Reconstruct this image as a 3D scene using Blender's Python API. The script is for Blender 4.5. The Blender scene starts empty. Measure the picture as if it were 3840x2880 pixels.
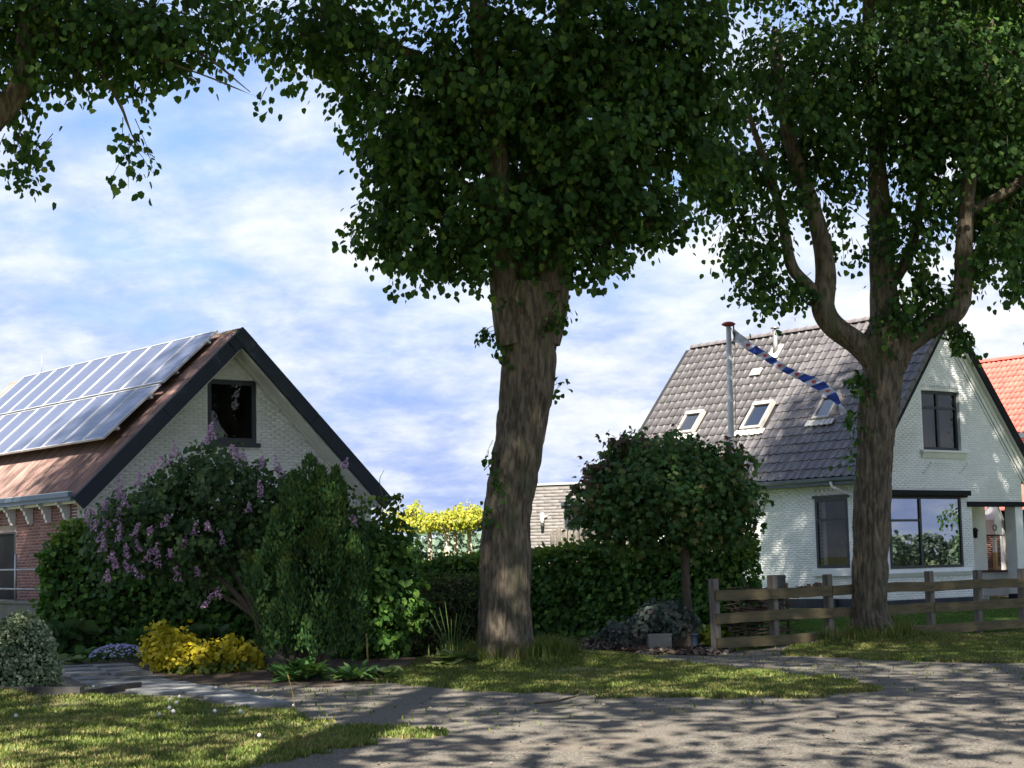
import bpy, math, random
import numpy as np
from mathutils import Matrix, Vector

S = bpy.context.scene
COL = S.collection
R = math.radians

# ------------------------------------------------------------------ camera
cam_d = bpy.data.cameras.new("camera")
cam_d.sensor_width = 36.0
cam_d.lens = 36.0 * 1742.3 / 1024.0
cam_d.clip_start = 0.1
cam_d.clip_end = 3000.0
cam = bpy.data.objects.new("camera", cam_d)
COL.objects.link(cam)
_p, _r = R(5.829), R(1.309)
_F = Vector((0, math.cos(_p), math.sin(_p)))
_U0 = Vector((0, -math.sin(_p), math.cos(_p)))
_R0 = Vector((1, 0, 0))
_RR = math.cos(_r) * _R0 - math.sin(_r) * _U0
_UU = math.sin(_r) * _R0 + math.cos(_r) * _U0
cam.matrix_world = Matrix(((_RR.x, _UU.x, -_F.x, 0), (_RR.y, _UU.y, -_F.y, 0), (_RR.z, _UU.z, -_F.z, 1.6), (0, 0, 0, 1)))
S.camera = cam

# ------------------------------------------------------------------ world, sun, exposure
SUN_EL, SUN_AZ = R(43.5), R(185)          # azimuth of the sun, clockwise from +Y
EXPOSURE = 2.1
SUN_STRENGTH = 4.4
SKY_STRENGTH = 0.055
S.view_settings.view_transform = 'Standard'
S.view_settings.look = 'None'
S.view_settings.exposure = EXPOSURE
S.view_settings.gamma = 1.0
S.view_settings.use_curve_mapping = False
S.cycles.max_bounces = 6
S.cycles.diffuse_bounces = 3
S.cycles.glossy_bounces = 3
S.cycles.transmission_bounces = 4
S.cycles.transparent_max_bounces = 6
S.cycles.caustics_reflective = False
S.cycles.caustics_refractive = False

world = bpy.data.worlds.new("World")
S.world = world
world.use_nodes = True
wn, wl = world.node_tree.nodes, world.node_tree.links
wn.clear()
def wnode(t, **kw):
    n = wn.new(t)
    for k, v in kw.items(): setattr(n, k, v)
    return n
def wmath(op, a, b=None, clamp=False):
    n = wn.new('ShaderNodeMath'); n.operation = op; n.use_clamp = clamp
    for i, x in enumerate((a, b)):
        if x is None: continue
        if isinstance(x, (int, float)): n.inputs[i].default_value = x
        else: wl.new(x, n.inputs[i])
    return n.outputs[0]
def wramp(fac, stops):
    n = wn.new('ShaderNodeValToRGB'); e = n.color_ramp.elements
    while len(e) < len(stops): e.new(0.5)
    for i, (p, c) in enumerate(stops): e[i].position = p; e[i].color = (*c, 1) if len(c) == 3 else c
    wl.new(fac, n.inputs[0]); return n.outputs[0]
out = wnode('ShaderNodeOutputWorld')
sky = wnode('ShaderNodeTexSky', sky_type='NISHITA', sun_disc=False)
sky.sun_elevation = SUN_EL; sky.sun_rotation = SUN_AZ
sky.air_density = 1.0; sky.dust_density = 0.3; sky.ozone_density = 5.0
bg1 = wnode('ShaderNodeBackground'); bg1.inputs[1].default_value = SKY_STRENGTH
wl.new(sky.outputs[0], bg1.inputs[0])
tc = wnode('ShaderNodeTexCoord')
sp = wnode('ShaderNodeSeparateXYZ'); wl.new(tc.outputs['Generated'], sp.inputs[0])
zc = wmath('MAXIMUM', sp.outputs[2], 0.0)
den = wmath('ADD', zc, 0.30)
cu, cv = wmath('DIVIDE', sp.outputs[0], den), wmath('DIVIDE', sp.outputs[1], den)
cb = wnode('ShaderNodeCombineXYZ'); wl.new(cu, cb.inputs[0]); wl.new(cv, cb.inputs[1])
def wnoise(scale, detail, rough, off, dist=0.0):
    mp = wnode('ShaderNodeMapping'); mp.inputs[1].default_value = off; wl.new(cb.outputs[0], mp.inputs[0])
    n = wnode('ShaderNodeTexNoise'); n.inputs['Scale'].default_value = scale; n.inputs['Detail'].default_value = detail
    n.inputs['Roughness'].default_value = rough; n.inputs['Distortion'].default_value = dist
    wl.new(mp.outputs[0], n.inputs[0]); return n.outputs[0]
n_big = wnoise(0.95, 3.0, 0.5, (3.1, 1.7, 0))
n_mid = wnoise(3.0, 8.0, 0.60, (0.4, 5.2, 0), 0.15)
n_fine = wnoise(8.0, 9.0, 0.62, (7.7, 2.2, 0), 0.15)
mixn = wmath('ADD', wmath('MULTIPLY', n_big, 0.40), wmath('ADD', wmath('MULTIPLY', n_mid, 0.46), wmath('MULTIPLY', n_fine, 0.14)))
# veil of cloud: nearly everywhere, thinner high up
thin = wmath('MULTIPLY', wmath('SUBTRACT', zc, 0.16), -0.9)
cover_in = wmath('ADD', mixn, wmath('MAXIMUM', wmath('MINIMUM', thin, 0.06), -0.16))
cover = wramp(cover_in, [(0.30, (0.45,) * 3), (0.44, (0.90,) * 3), (0.55, (1.0,) * 3)])
# brightness of the cloud itself: blue-grey bases to white tops
tone_in = wmath('ADD', mixn, wmath('MULTIPLY', wmath('SUBTRACT', n_fine, 0.5), 0.25))
hor = wramp(sp.outputs[2], [(0.0, (0.02,) * 3), (0.02, (0.0,) * 3), (0.045, (0.0,) * 3), (0.085, (0.05,) * 3), (0.17, (0.095,) * 3), (0.27, (0.03,) * 3)])
tone_in = wmath('ADD', wmath('SUBTRACT', tone_in, 0.075), hor)
tone = wramp(tone_in, [(0.34, (0.29, 0.40, 0.80)), (0.42, (0.47, 0.57, 0.86)), (0.49, (0.69, 0.76, 0.92)), (0.585, (0.95, 0.97, 1.0))])
bg2 = wnode('ShaderNodeBackground'); bg2.inputs[1].default_value = 0.27
wl.new(tone, bg2.inputs[0])
ms = wnode('ShaderNodeMixShader'); wl.new(cover, ms.inputs[0]); wl.new(bg1.outputs[0], ms.inputs[1]); wl.new(bg2.outputs[0], ms.inputs[2])
wl.new(ms.outputs[0], out.inputs[0])
world.cycles.sampling_method = 'MANUAL'
world.cycles.sample_map_resolution = 512

sun_d = bpy.data.lights.new("sun", 'SUN')
sun_d.energy = SUN_STRENGTH; sun_d.angle = R(0.53); sun_d.color = (1.0, 0.94, 0.85)
sun = bpy.data.objects.new("sun", sun_d); COL.objects.link(sun)
_sd = Vector((math.sin(SUN_AZ) * math.cos(SUN_EL), math.cos(SUN_AZ) * math.cos(SUN_EL), math.sin(SUN_EL)))
sun.rotation_euler = (-_sd).to_track_quat('-Z', 'Y').to_euler()

# ------------------------------------------------------------------ helpers: tagging and meshes
def tag(o, label=None, cat=None, group=None, kind=None):
    if label: o['label'] = label
    if cat: o['category'] = cat
    if group: o['group'] = group
    if kind: o['kind'] = kind
    return o
def thing(name, label, cat, loc=(0, 0, 0), rz=0.0, group=None):
    o = bpy.data.objects.new(name, None); COL.objects.link(o)
    o.location = loc; o.rotation_euler = (0, 0, rz); o.empty_display_size = 0.2
    return tag(o, label, cat, group)
def link(name, me, parent=None, loc=(0, 0, 0), rot=(0, 0, 0)):
    o = bpy.data.objects.new(name, me); COL.objects.link(o)
    o.location = loc; o.rotation_euler = rot
    if parent is not None: o.parent = parent
    return o
def np_mesh(name, V, Fs, mats, smooth=False):
    V = np.asarray(V, dtype=np.float32).reshape(-1, 3)
    Fs = [np.asarray(f, dtype=np.int32) for f in Fs if len(f)]
    me = bpy.data.meshes.new(name)
    me.vertices.add(len(V)); me.vertices.foreach_set('co', V.ravel())
    nl = sum(f.size for f in Fs); nf = sum(len(f) for f in Fs)
    me.loops.add(nl); me.loops.foreach_set('vertex_index', np.concatenate([f.ravel() for f in Fs]))
    me.polygons.add(nf)
    tot = np.concatenate([np.full(len(f), f.shape[1], np.int32) for f in Fs])
    st = np.concatenate([[0], np.cumsum(tot)[:-1]]).astype(np.int32)
    me.polygons.foreach_set('loop_start', st); me.polygons.foreach_set('loop_total', tot)
    if smooth: me.polygons.foreach_set('use_smooth', np.ones(nf, dtype=bool))
    for m in (mats if isinstance(mats, (list, tuple)) else [mats]): me.materials.append(m)
    me.update(calc_edges=True)
    return me
class MB:
    """collects boxes, prisms and tubes into one mesh"""
    def __init__(s): s.V, s.F, s.M, s.S = [], [], [], []
    def add(s, v, f, mi=0, smooth=False):
        o = len(s.V); s.V += [tuple(map(float, p)) for p in v]
        for q in f: s.F.append([i + o for i in q]); s.M.append(mi); s.S.append(smooth)
        return s
    def box(s, x0, x1, y0, y1, z0, z1, mi=0):
        v = [(x0, y0, z0), (x1, y0, z0), (x1, y1, z0), (x0, y1, z0), (x0, y0, z1), (x1, y0, z1), (x1, y1, z1), (x0, y1, z1)]
        return s.add(v, [(0, 3, 2, 1), (4, 5, 6, 7), (0, 1, 5, 4), (1, 2, 6, 5), (2, 3, 7, 6), (3, 0, 4, 7)], mi)
    def obox(s, c, ax, ay, az, mi=0):
        c, ax, ay, az = map(np.array, (c, ax, ay, az))
        v = [c + i * ax + j * ay + k * az for k in (-1, 1) for j, i in ((-1, -1), (-1, 1), (1, 1), (1, -1))]
        return s.add(v, [(0, 3, 2, 1), (4, 5, 6, 7), (0, 1, 5, 4), (1, 2, 6, 5), (2, 3, 7, 6), (3, 0, 4, 7)], mi)
    def prism(s, poly, d, mi=0):
        """poly: list of 3d points; d: extrusion vector"""
        n = len(poly); p = [np.array(q, float) for q in poly]; d = np.array(d, float)
        v = p + [q + d for q in p]
        f = [tuple(range(n))[::-1], tuple(range(n, 2 * n))] + [(i, (i + 1) % n, n + (i + 1) % n, n + i) for i in range(n)]
        return s.add(v, f, mi)
    def tube(s, pts, rad, n=8, mi=0, caps=True, smooth=True):
        V, F = tube_np(pts, rad, n)
        s.add(V, [tuple(q) for q in F], mi, smooth)
        if caps:
            o = len(s.V) - len(V)
            s.F.append([o + i for i in range(n)][::-1]); s.M.append(mi); s.S.append(False)
            m = len(s.V); s.F.append([m - n + i for i in range(n)]); s.M.append(mi); s.S.append(False)
        return s
    def lathe(s, prof, n=16, c=(0, 0, 0), mi=0):
        """prof: list of (r, z)"""
        v, f = [], []
        for r, z in prof:
            for i in range(n):
                a = 2 * math.pi * i / n; v.append((c[0] + r * math.cos(a), c[1] + r * math.sin(a), c[2] + z))
        for k in range(len(prof) - 1):
            for i in range(n): f.append((k * n + i, k * n + (i + 1) % n, (k + 1) * n + (i + 1) % n, (k + 1) * n + i))
        f.append(tuple(range(n))[::-1]); f.append(tuple((len(prof) - 1) * n + i for i in range(n)))
        return s.add(v, f, mi, True)
    def mesh(s, name, mats):
        me = bpy.data.meshes.new(name); me.from_pydata(s.V, [], s.F)
        me.polygons.foreach_set('material_index', s.M); me.polygons.foreach_set('use_smooth', s.S)
        for m in (mats if isinstance(mats, (list, tuple)) else [mats]): me.materials.append(m)
        me.update(); return me
    def build(s, name, mats, parent=None, loc=(0, 0, 0), rot=(0, 0, 0)):
        return link(name, s.mesh(name, mats), parent, loc, rot)
def tube_np(pts, rad, n=8):
    P = np.asarray(pts, float); k = len(P)
    rad = np.full(k, rad, float) if np.isscalar(rad) else np.asarray(rad, float)
    T = np.gradient(P, axis=0); T /= np.linalg.norm(T, axis=1)[:, None] + 1e-9
    up = np.array([0.0, 1.0, 0.0]) if abs(T[0][1]) < 0.9 else np.array([1.0, 0, 0])
    a = np.linspace(0, 2 * np.pi, n, endpoint=False)
    V = np.zeros((k, n, 3))
    X = np.cross(up, T[0]); X /= np.linalg.norm(X)
    for i in range(k):
        X = X - T[i] * (X @ T[i]); X /= np.linalg.norm(X) + 1e-9
        Y = np.cross(T[i], X)
        V[i] = P[i] + rad[i] * (np.cos(a)[:, None] * X + np.sin(a)[:, None] * Y)
    idx = np.arange(k * n).reshape(k, n)
    F = np.stack([idx[:-1], np.roll(idx, -1, 1)[:-1], np.roll(idx, -1, 1)[1:], idx[1:]], -1).reshape(-1, 4)
    return V.reshape(-1, 3), F
def spline(pts, n):
    """Catmull-Rom through rows of pts (any width) sampled n times"""
    P = np.asarray(pts, float); k = len(P)
    Q = np.vstack([2 * P[0] - P[1], P, 2 * P[-1] - P[-2]])
    o = []
    for t in np.linspace(0, k - 1 - 1e-6, n):
        i = int(t); f = t - i; a, b, c, d = Q[i], Q[i + 1], Q[i + 2], Q[i + 3]
        o.append(0.5 * (2 * b + (c - a) * f + (2 * a - 5 * b + 4 * c - d) * f * f + (3 * b - a - 3 * c + d) * f ** 3))
    return np.array(o)
def _h(i, j, k):
    n = (i * 374761393 + j * 668265263 + k * 2147483647 % 982451653) & 0x7fffffff
    n = ((n ^ (n >> 13)) * 1274126177) & 0x7fffffff
    return ((n ^ (n >> 16)) & 0xffff) / 65535.0
def vnoise(x, y, z=0.0):
    x, y = np.asarray(x, float), np.asarray(y, float); z = np.zeros_like(x) + z
    i, j, k = np.floor(x).astype(np.int64), np.floor(y).astype(np.int64), np.floor(z).astype(np.int64)
    f, g, h = x - i, y - j, z - k
    f, g, h = (t * t * (3 - 2 * t) for t in (f, g, h))
    def L(a, b, t): return a + (b - a) * t
    return L(L(L(_h(i, j, k), _h(i + 1, j, k), f), L(_h(i, j + 1, k), _h(i + 1, j + 1, k), f), g),
             L(L(_h(i, j, k + 1), _h(i + 1, j, k + 1), f), L(_h(i, j + 1, k + 1), _h(i + 1, j + 1, k + 1), f), g), h)
def unit(a): return a / (np.linalg.norm(a, axis=-1, keepdims=True) + 1e-9)
def inpoly(x, y, poly):
    x, y = np.asarray(x), np.asarray(y); r = np.zeros(x.shape, bool); n = len(poly)
    for i in range(n):
        x0, y0 = poly[i][:2]; x1, y1 = poly[(i + 1) % n][:2]
        c = ((y0 > y) != (y1 > y)) & (x < (x1 - x0) * (y - y0) / (y1 - y0 + 1e-12) + x0)
        r ^= c
    return r

# ------------------------------------------------------------------ materials
def lin(c): return tuple(c)
def mat(name, base, rough=0.7, c2=None, scale=3.0, detail=5.0, spec=0.3, bump=0.0, bscale=30.0, metallic=0.0, lo=0.4, hi=0.62, island=0.0, stretch=None, c3=None, s3=0.8, lo3=0.5, hi3=0.62, world_pos=False, orand=0.0):
    """procedural surface: base colour, a second colour spread by noise, optional third wear colour, per-piece value jitter, fine relief"""
    m = bpy.data.materials.new(name); m.use_nodes = True
    n, l = m.node_tree.nodes, m.node_tree.links
    b = n['Principled BSDF']
    b.inputs['Base Color'].default_value = (*base, 1); b.inputs['Roughness'].default_value = rough
    b.inputs['Specular IOR Level'].default_value = spec; b.inputs['Metallic'].default_value = metallic
    tcn = n.new('ShaderNodeTexCoord'); vec = tcn.outputs['Object']
    if world_pos: vec = n.new('ShaderNodeNewGeometry').outputs['Position']
    if stretch:
        mp = n.new('ShaderNodeMapping'); mp.inputs[3].default_value = stretch; l.new(vec, mp.inputs[0]); vec = mp.outputs[0]
    def noise(sc, dt=detail):
        t = n.new('ShaderNodeTexNoise'); t.inputs['Scale'].default_value = sc; t.inputs['Detail'].default_value = dt
        t.inputs['Roughness'].default_value = 0.6; l.new(vec, t.inputs[0]); return t.outputs[0]
    def ramp(f, a, bb):
        t = n.new('ShaderNodeMapRange'); t.inputs[1].default_value = a; t.inputs[2].default_value = bb; l.new(f, t.inputs[0]); return t.outputs[0]
    def mix(f, a, bb):
        t = n.new('ShaderNodeMix'); t.data_type = 'RGBA'
        if f is not None: l.new(f, t.inputs[0])
        for k, c in ((6, a), (7, bb)):
            if isinstance(c, tuple): t.inputs[k].default_value = (*c, 1)
            else: l.new(c, t.inputs[k])
        return t.outputs[2]
    col = base
    if c2: col = mix(ramp(noise(scale), lo, hi), base, c2)
    if c3: col = mix(ramp(noise(s3, 6.0), lo3, hi3), col, c3)
    if island or orand:
        g = n.new('ShaderNodeNewGeometry'); hs = n.new('ShaderNodeHueSaturation')
        t = n.new('ShaderNodeMapRange'); t.inputs[3].default_value = 1 - (orand or island); t.inputs[4].default_value = 1 + (orand or island)
        l.new(n.new('ShaderNodeObjectInfo').outputs['Random'] if orand else g.outputs['Random Per Island'], t.inputs[0]); l.new(t.outputs[0], hs.inputs['Value'])
        if isinstance(col, tuple): hs.inputs['Color'].default_value = (*col, 1)
        else: l.new(col, hs.inputs['Color'])
        col = hs.outputs[0]
    if not isinstance(col, tuple): l.new(col, b.inputs['Base Color'])
    if bump:
        bp = n.new('ShaderNodeBump'); bp.inputs['Strength'].default_value = bump; bp.inputs['Distance'].default_value = 0.02
        l.new(noise(bscale, 6.0), bp.inputs['Height']); l.new(bp.outputs[0], b.inputs['Normal'])
    return m
def leaf_mat(name, cols, trans=0.35, rough=0.55, spec=0.25, tcol=None):
    m = bpy.data.materials.new(name); m.use_nodes = True
    n, l = m.node_tree.nodes, m.node_tree.links
    b = n['Principled BSDF']; b.inputs['Roughness'].default_value = rough; b.inputs['Specular IOR Level'].default_value = spec
    g = n.new('ShaderNodeNewGeometry'); r = n.new('ShaderNodeValToRGB'); e = r.color_ramp.elements
    while len(e) < len(cols): e.new(0.5)
    for i, (p, c) in enumerate(cols): e[i].position = p; e[i].color = (*c, 1)
    l.new(g.outputs['Random Per Island'], r.inputs[0]); l.new(r.outputs[0], b.inputs['Base Color'])
    t = n.new('ShaderNodeBsdfTranslucent'); hs = n.new('ShaderNodeHueSaturation')
    hs.inputs['Hue'].default_value = 0.492; hs.inputs['Saturation'].default_value = 1.1; hs.inputs['Value'].default_value = 1.5
    l.new(r.outputs[0], hs.inputs['Color']); l.new(hs.outputs[0], t.inputs[0])
    mx = n.new('ShaderNodeMixShader'); mx.inputs[0].default_value = trans
    l.new(b.outputs[0], mx.inputs[1]); l.new(t.outputs[0], mx.inputs[2]); l.new(mx.outputs[0], n['Material Output'].inputs[0])
    return m
def glass_mat(name, tint, refl):
    m = bpy.data.materials.new(name); m.use_nodes = True
    n, l = m.node_tree.nodes, m.node_tree.links
    n.remove(n['Principled BSDF'])
    tr = n.new('ShaderNodeBsdfTransparent'); tr.inputs[0].default_value = (*tint, 1)
    gl = n.new('ShaderNodeBsdfGlossy'); gl.inputs['Roughness'].default_value = 0.01; gl.inputs[0].default_value = (0.95, 0.97, 1, 1)
    nz = n.new('ShaderNodeTexNoise'); nz.inputs['Scale'].default_value = 1.3
    bp = n.new('ShaderNodeBump'); bp.inputs['Strength'].default_value = 0.012; bp.inputs['Distance'].default_value = 0.02
    l.new(nz.outputs[0], bp.inputs['Height']); l.new(bp.outputs[0], gl.inputs['Normal'])
    lw = n.new('ShaderNodeFresnel'); lw.inputs['IOR'].default_value = refl
    ge = n.new('ShaderNodeNewGeometry'); sb_ = n.new('ShaderNodeMath'); sb_.operation = 'SUBTRACT'; sb_.inputs[0].default_value = 1.0; l.new(ge.outputs['Backfacing'], sb_.inputs[1])
    ml = n.new('ShaderNodeMath'); ml.operation = 'MULTIPLY'; l.new(lw.outputs[0], ml.inputs[0]); l.new(sb_.outputs[0], ml.inputs[1])
    mx = n.new('ShaderNodeMixShader'); l.new(ml.outputs[0], mx.inputs[0])
    l.new(tr.outputs[0], mx.inputs[1]); l.new(gl.outputs[0], mx.inputs[2]); l.new(mx.outputs[0], n['Material Output'].inputs[0])
    return m
M = {}
M['white_brick'] = mat('white_painted_brick', (0.84, 0.84, 0.815), 0.75, (0.76, 0.76, 0.725), 1.2, spec=0.25, bump=0.25, bscale=45, island=0.04, c3=(0.68, 0.675, 0.62), s3=0.55, lo3=0.52, hi3=0.72)
M['white_mortar'] = mat('white_painted_mortar', (0.76, 0.76, 0.73), 0.85, (0.68, 0.68, 0.65), 2.0)
M['red_brick'] = mat('red_brick', (0.26, 0.125, 0.108), 0.85, (0.19, 0.095, 0.085), 6.0, bump=0.3, bscale=40, island=0.22)
M['mortar'] = mat('pale_mortar', (0.36, 0.27, 0.24), 0.9, (0.30, 0.23, 0.20), 5.0)
M['dark_brick'] = mat('dark_brick', (0.14, 0.07, 0.055), 0.85, (0.10, 0.055, 0.045), 6.0, island=0.25)
M['grey_mortar'] = mat('grey_mortar', (0.125, 0.115, 0.108), 0.9)
M['grey_brick'] = mat('grey_brown_brick', (0.185, 0.168, 0.158), 0.85, (0.145, 0.132, 0.125), 4.0, island=0.16)
M['anthracite'] = mat('anthracite_board', (0.032, 0.040, 0.055), 0.65, (0.038, 0.046, 0.060), 1.5, spec=0.2)
M['black'] = mat('black_paint', (0.010, 0.011, 0.014), 0.6, (0.014, 0.014, 0.016), 3.0, spec=0.12)
M['frame'] = mat('dark_window_frame', (0.018, 0.025, 0.034), 0.4, (0.024, 0.031, 0.040), 3.0, spec=0.4)
M['white_paint'] = mat('white_paint', (0.78, 0.78, 0.74), 0.55, (0.70, 0.70, 0.66), 2.0)
M['blue_fascia'] = mat('blue_grey_fascia', (0.15, 0.20, 0.27), 0.5, (0.12, 0.16, 0.22), 2.0)
M['corrugated'] = mat('weathered_corrugated', (0.29, 0.175, 0.145), 0.9, (0.19, 0.118, 0.10), 0.9, c3=(0.10, 0.08, 0.065), s3=1.3, lo3=0.48, hi3=0.66, bump=0.3, bscale=30, stretch=(0.8, 6.0, 0.8))
M['ridge_moss'] = mat('mossy_ridge', (0.24, 0.17, 0.11), 0.95, (0.10, 0.09, 0.045), 5.0, bump=0.6, bscale=25)
M['cell'] = mat('solar_cells', (0.080, 0.090, 0.13), 0.22, (0.095, 0.103, 0.14), 0.7, spec=0.9)
M['alu'] = mat('aluminium', (0.62, 0.63, 0.65), 0.55, (0.5, 0.51, 0.53), 3.0, metallic=0.6)
M['gap'] = mat('dark_gap', (0.02, 0.02, 0.022), 0.9)
M['tile'] = mat('grey_concrete_tile', (0.100, 0.092, 0.090), 0.34, (0.088, 0.081, 0.081), 1.3, spec=0.5, orand=0.12, world_pos=True, bump=0.15, bscale=40, c3=(0.25, 0.21, 0.17), s3=8.0, lo3=0.60, hi3=0.72)
M['tile_rest'] = mat('grey_concrete_tile_rest', (0.100, 0.092, 0.090), 0.34, (0.088, 0.081, 0.081), 1.3, spec=0.5, island=0.12, world_pos=True, bump=0.15, bscale=40, c3=(0.25, 0.21, 0.17), s3=8.0, lo3=0.60, hi3=0.72)
M['ridge_tile'] = mat('ridge_tile', (0.12, 0.105, 0.105), 0.5, (0.22, 0.19, 0.18), 5.0, spec=0.45, lo=0.5, hi=0.7)
M['lead'] = mat('pale_flashing', (0.55, 0.53, 0.48), 0.6, (0.42, 0.40, 0.37), 4.0)
M['zinc'] = mat('zinc', (0.10, 0.125, 0.145), 0.45, (0.075, 0.095, 0.115), 3.0, metallic=0.3, spec=0.4)
M['steel'] = mat('steel_flue', (0.33, 0.31, 0.29), 0.4, (0.22, 0.21, 0.20), 6.0, metallic=0.7)
M['skyframe'] = mat('rooflight_frame', (0.36, 0.33, 0.30), 0.5, (0.30, 0.28, 0.25), 3.0)
M['red_tile'] = mat('orange_red_pantile', (0.55, 0.125, 0.095), 0.6, (0.46, 0.10, 0.075), 2.0, island=0.15)
M['plinth'] = mat('tarred_plinth', (0.016, 0.020, 0.030), 0.5, (0.03, 0.034, 0.045), 3.0)
M['room'] = mat('dim_room', (0.10, 0.085, 0.07), 0.9, (0.06, 0.05, 0.045), 1.2)
M['curtain'] = mat('pale_curtain', (0.55, 0.53, 0.48), 0.9, (0.45, 0.43, 0.39), 3.0)
M['blind'] = mat('grey_blind', (0.16, 0.145, 0.14), 0.8, (0.20, 0.185, 0.18), 2.0, stretch=(12, 12, 0.3))
M['fence_wood'] = mat('weathered_fence_wood', (0.155, 0.118, 0.060), 0.85, (0.095, 0.082, 0.045), 2.0, bump=0.35, bscale=18, stretch=(1.2, 1.2, 7), island=0.1)
M['post_wood'] = mat('grey_fence_post', (0.21, 0.18, 0.15), 0.9, (0.13, 0.115, 0.095), 3.0, bump=0.4, bscale=20, stretch=(5, 5, 0.8))
M['branch'] = mat('dry_branch', (0.10, 0.072, 0.05), 0.9, (0.055, 0.04, 0.03), 8.0, island=0.3)
M['bark'] = mat('lime_bark', (0.20, 0.160, 0.115), 0.95, (0.075, 0.062, 0.047), 9.0, detail=10.0, bump=1.0, bscale=26, stretch=(1.8, 1.8, 0.42), c3=(0.095, 0.105, 0.055), s3=1.6, lo3=0.54, hi3=0.7, lo=0.40, hi=0.60)
M['thin_bark'] = mat('thin_bark', (0.11, 0.085, 0.062), 0.9, (0.075, 0.06, 0.045), 6.0, bump=0.4, bscale=30)
M['pale_bark'] = mat('pale_plane_bark', (0.55, 0.45, 0.32), 0.85, (0.32, 0.24, 0.17), 3.0)
M['concrete'] = mat('mossy_concrete', (0.17, 0.17, 0.15), 0.9, (0.13, 0.135, 0.09), 1.6, bump=0.3, bscale=25)
M['galv'] = mat('galvanised_rail', (0.40, 0.41, 0.40), 0.45, (0.30, 0.31, 0.30), 5.0, metallic=0.5)
M['grey_pot'] = mat('grey_planter', (0.28, 0.27, 0.25), 0.85, (0.21, 0.20, 0.185), 4.0)
M['dark_pot'] = mat('dark_crate', (0.055, 0.052, 0.05), 0.85, (0.08, 0.075, 0.07), 3.0)
M['blue_pot'] = mat('blue_tin', (0.055, 0.085, 0.14), 0.45, (0.07, 0.10, 0.15), 4.0, spec=0.5)
M['brown_crate'] = mat('brown_crate', (0.10, 0.08, 0.065), 0.9, (0.07, 0.06, 0.05), 4.0)
M['timber'] = mat('dark_timber', (0.035, 0.032, 0.03), 0.85, (0.055, 0.05, 0.045), 2.0, bump=0.4, bscale=20)
M['flag_white'] = mat('white_cloth', (0.68, 0.70, 0.78), 0.9, (0.60, 0.62, 0.72), 4.0)
M['flag_blue'] = mat('blue_cloth', (0.045, 0.085, 0.38), 0.9, (0.035, 0.07, 0.31), 4.0)
M['flag_red'] = mat('red_cloth', (0.60, 0.04, 0.05), 0.9)
M['pole'] = mat('grey_white_pole', (0.72, 0.73, 0.72), 0.4, (0.62, 0.63, 0.63), 2.0)
M['red_knob'] = mat('faded_red_knob', (0.42, 0.075, 0.065), 0.6)
M['rope'] = mat('pale_rope', (0.6, 0.58, 0.55), 0.9)
M['yellow_wood'] = mat('yellow_wood', (0.50, 0.33, 0.12), 0.8, (0.42, 0.27, 0.10), 4.0)
M['lantern'] = mat('lantern_black', (0.02, 0.02, 0.02), 0.5)
M['rattan'] = mat('dark_rattan', (0.06, 0.06, 0.062), 0.7, (0.09, 0.09, 0.09), 8.0)
M['glass'] = glass_mat('window_glass', (0.75, 0.78, 0.78), 1.45)
M['glass_dark'] = glass_mat('window_glass_dark', (0.55, 0.58, 0.58), 1.5)
M['glass_sky'] = glass_mat('rooflight_glass', (0.3, 0.34, 0.38), 3.2)
M['glass_bay'] = glass_mat('bay_glass', (0.55, 0.60, 0.60), 4.5)
# leaves
M['lime'] = leaf_mat('lime_leaves', [(0.0, (0.026, 0.072, 0.018)), (0.55, (0.050, 0.115, 0.024)), (0.90, (0.085, 0.165, 0.032)), (1.0, (0.18, 0.27, 0.05))], 0.36)
M['hornbeam'] = leaf_mat('hedge_leaves', [(0.0, (0.034, 0.089, 0.021)), (0.6, (0.071, 0.169, 0.029)), (1.0, (0.179, 0.307, 0.053))], 0.25)
M['yew'] = leaf_mat('dark_hedge_leaves', [(0.0, (0.023, 0.036, 0.013)), (0.7, (0.046, 0.062, 0.016)), (1.0, (0.104, 0.085, 0.023))], 0.1)
M['maple'] = leaf_mat('maple_leaves', [(0.0, (0.035, 0.092, 0.026)), (0.7, (0.073, 0.154, 0.038)), (0.93, (0.134, 0.182, 0.050)), (1.0, (0.230, 0.163, 0.067))], 0.25)
M['maple_red'] = leaf_mat('maple_young_leaves', [(0.0, (0.09, 0.045, 0.03)), (0.6, (0.12, 0.085, 0.035)), (1.0, (0.10, 0.04, 0.04))], 0.3)
M['thuja'] = leaf_mat('conifer_sprays', [(0.0, (0.022, 0.067, 0.025)), (0.6, (0.046, 0.110, 0.030)), (1.0, (0.110, 0.175, 0.040))], 0.1)
M['thuja_tip'] = leaf_mat('conifer_lit_tip_sprays', [(0.0, (0.044, 0.078, 0.013)), (1.0, (0.098, 0.122, 0.022))], 0.15)  # the lit look of spray tips is put into this lighter tone
M['lilac_leaf'] = leaf_mat('lilac_leaves', [(0.0, (0.031, 0.073, 0.026)), (0.7, (0.061, 0.115, 0.038)), (1.0, (0.106, 0.163, 0.046))], 0.25)
M['lilac'] = leaf_mat('lilac_blossom', [(0.0, (0.304, 0.189, 0.292)), (0.6, (0.455, 0.292, 0.430)), (1.0, (0.658, 0.455, 0.620))], 0.25)
M['golden'] = leaf_mat('golden_leaves', [(0.0, (0.26, 0.25, 0.02)), (0.5, (0.52, 0.45, 0.03)), (1.0, (0.68, 0.57, 0.06))], 0.3)
M['golden_green'] = leaf_mat('golden_shrub_green', [(0.0, (0.068, 0.112, 0.027)), (1.0, (0.180, 0.210, 0.030))], 0.3)
M['phlox'] = leaf_mat('phlox_flowers', [(0.0, (0.30, 0.28, 0.52)), (1.0, (0.48, 0.44, 0.70))], 0.2)
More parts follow.
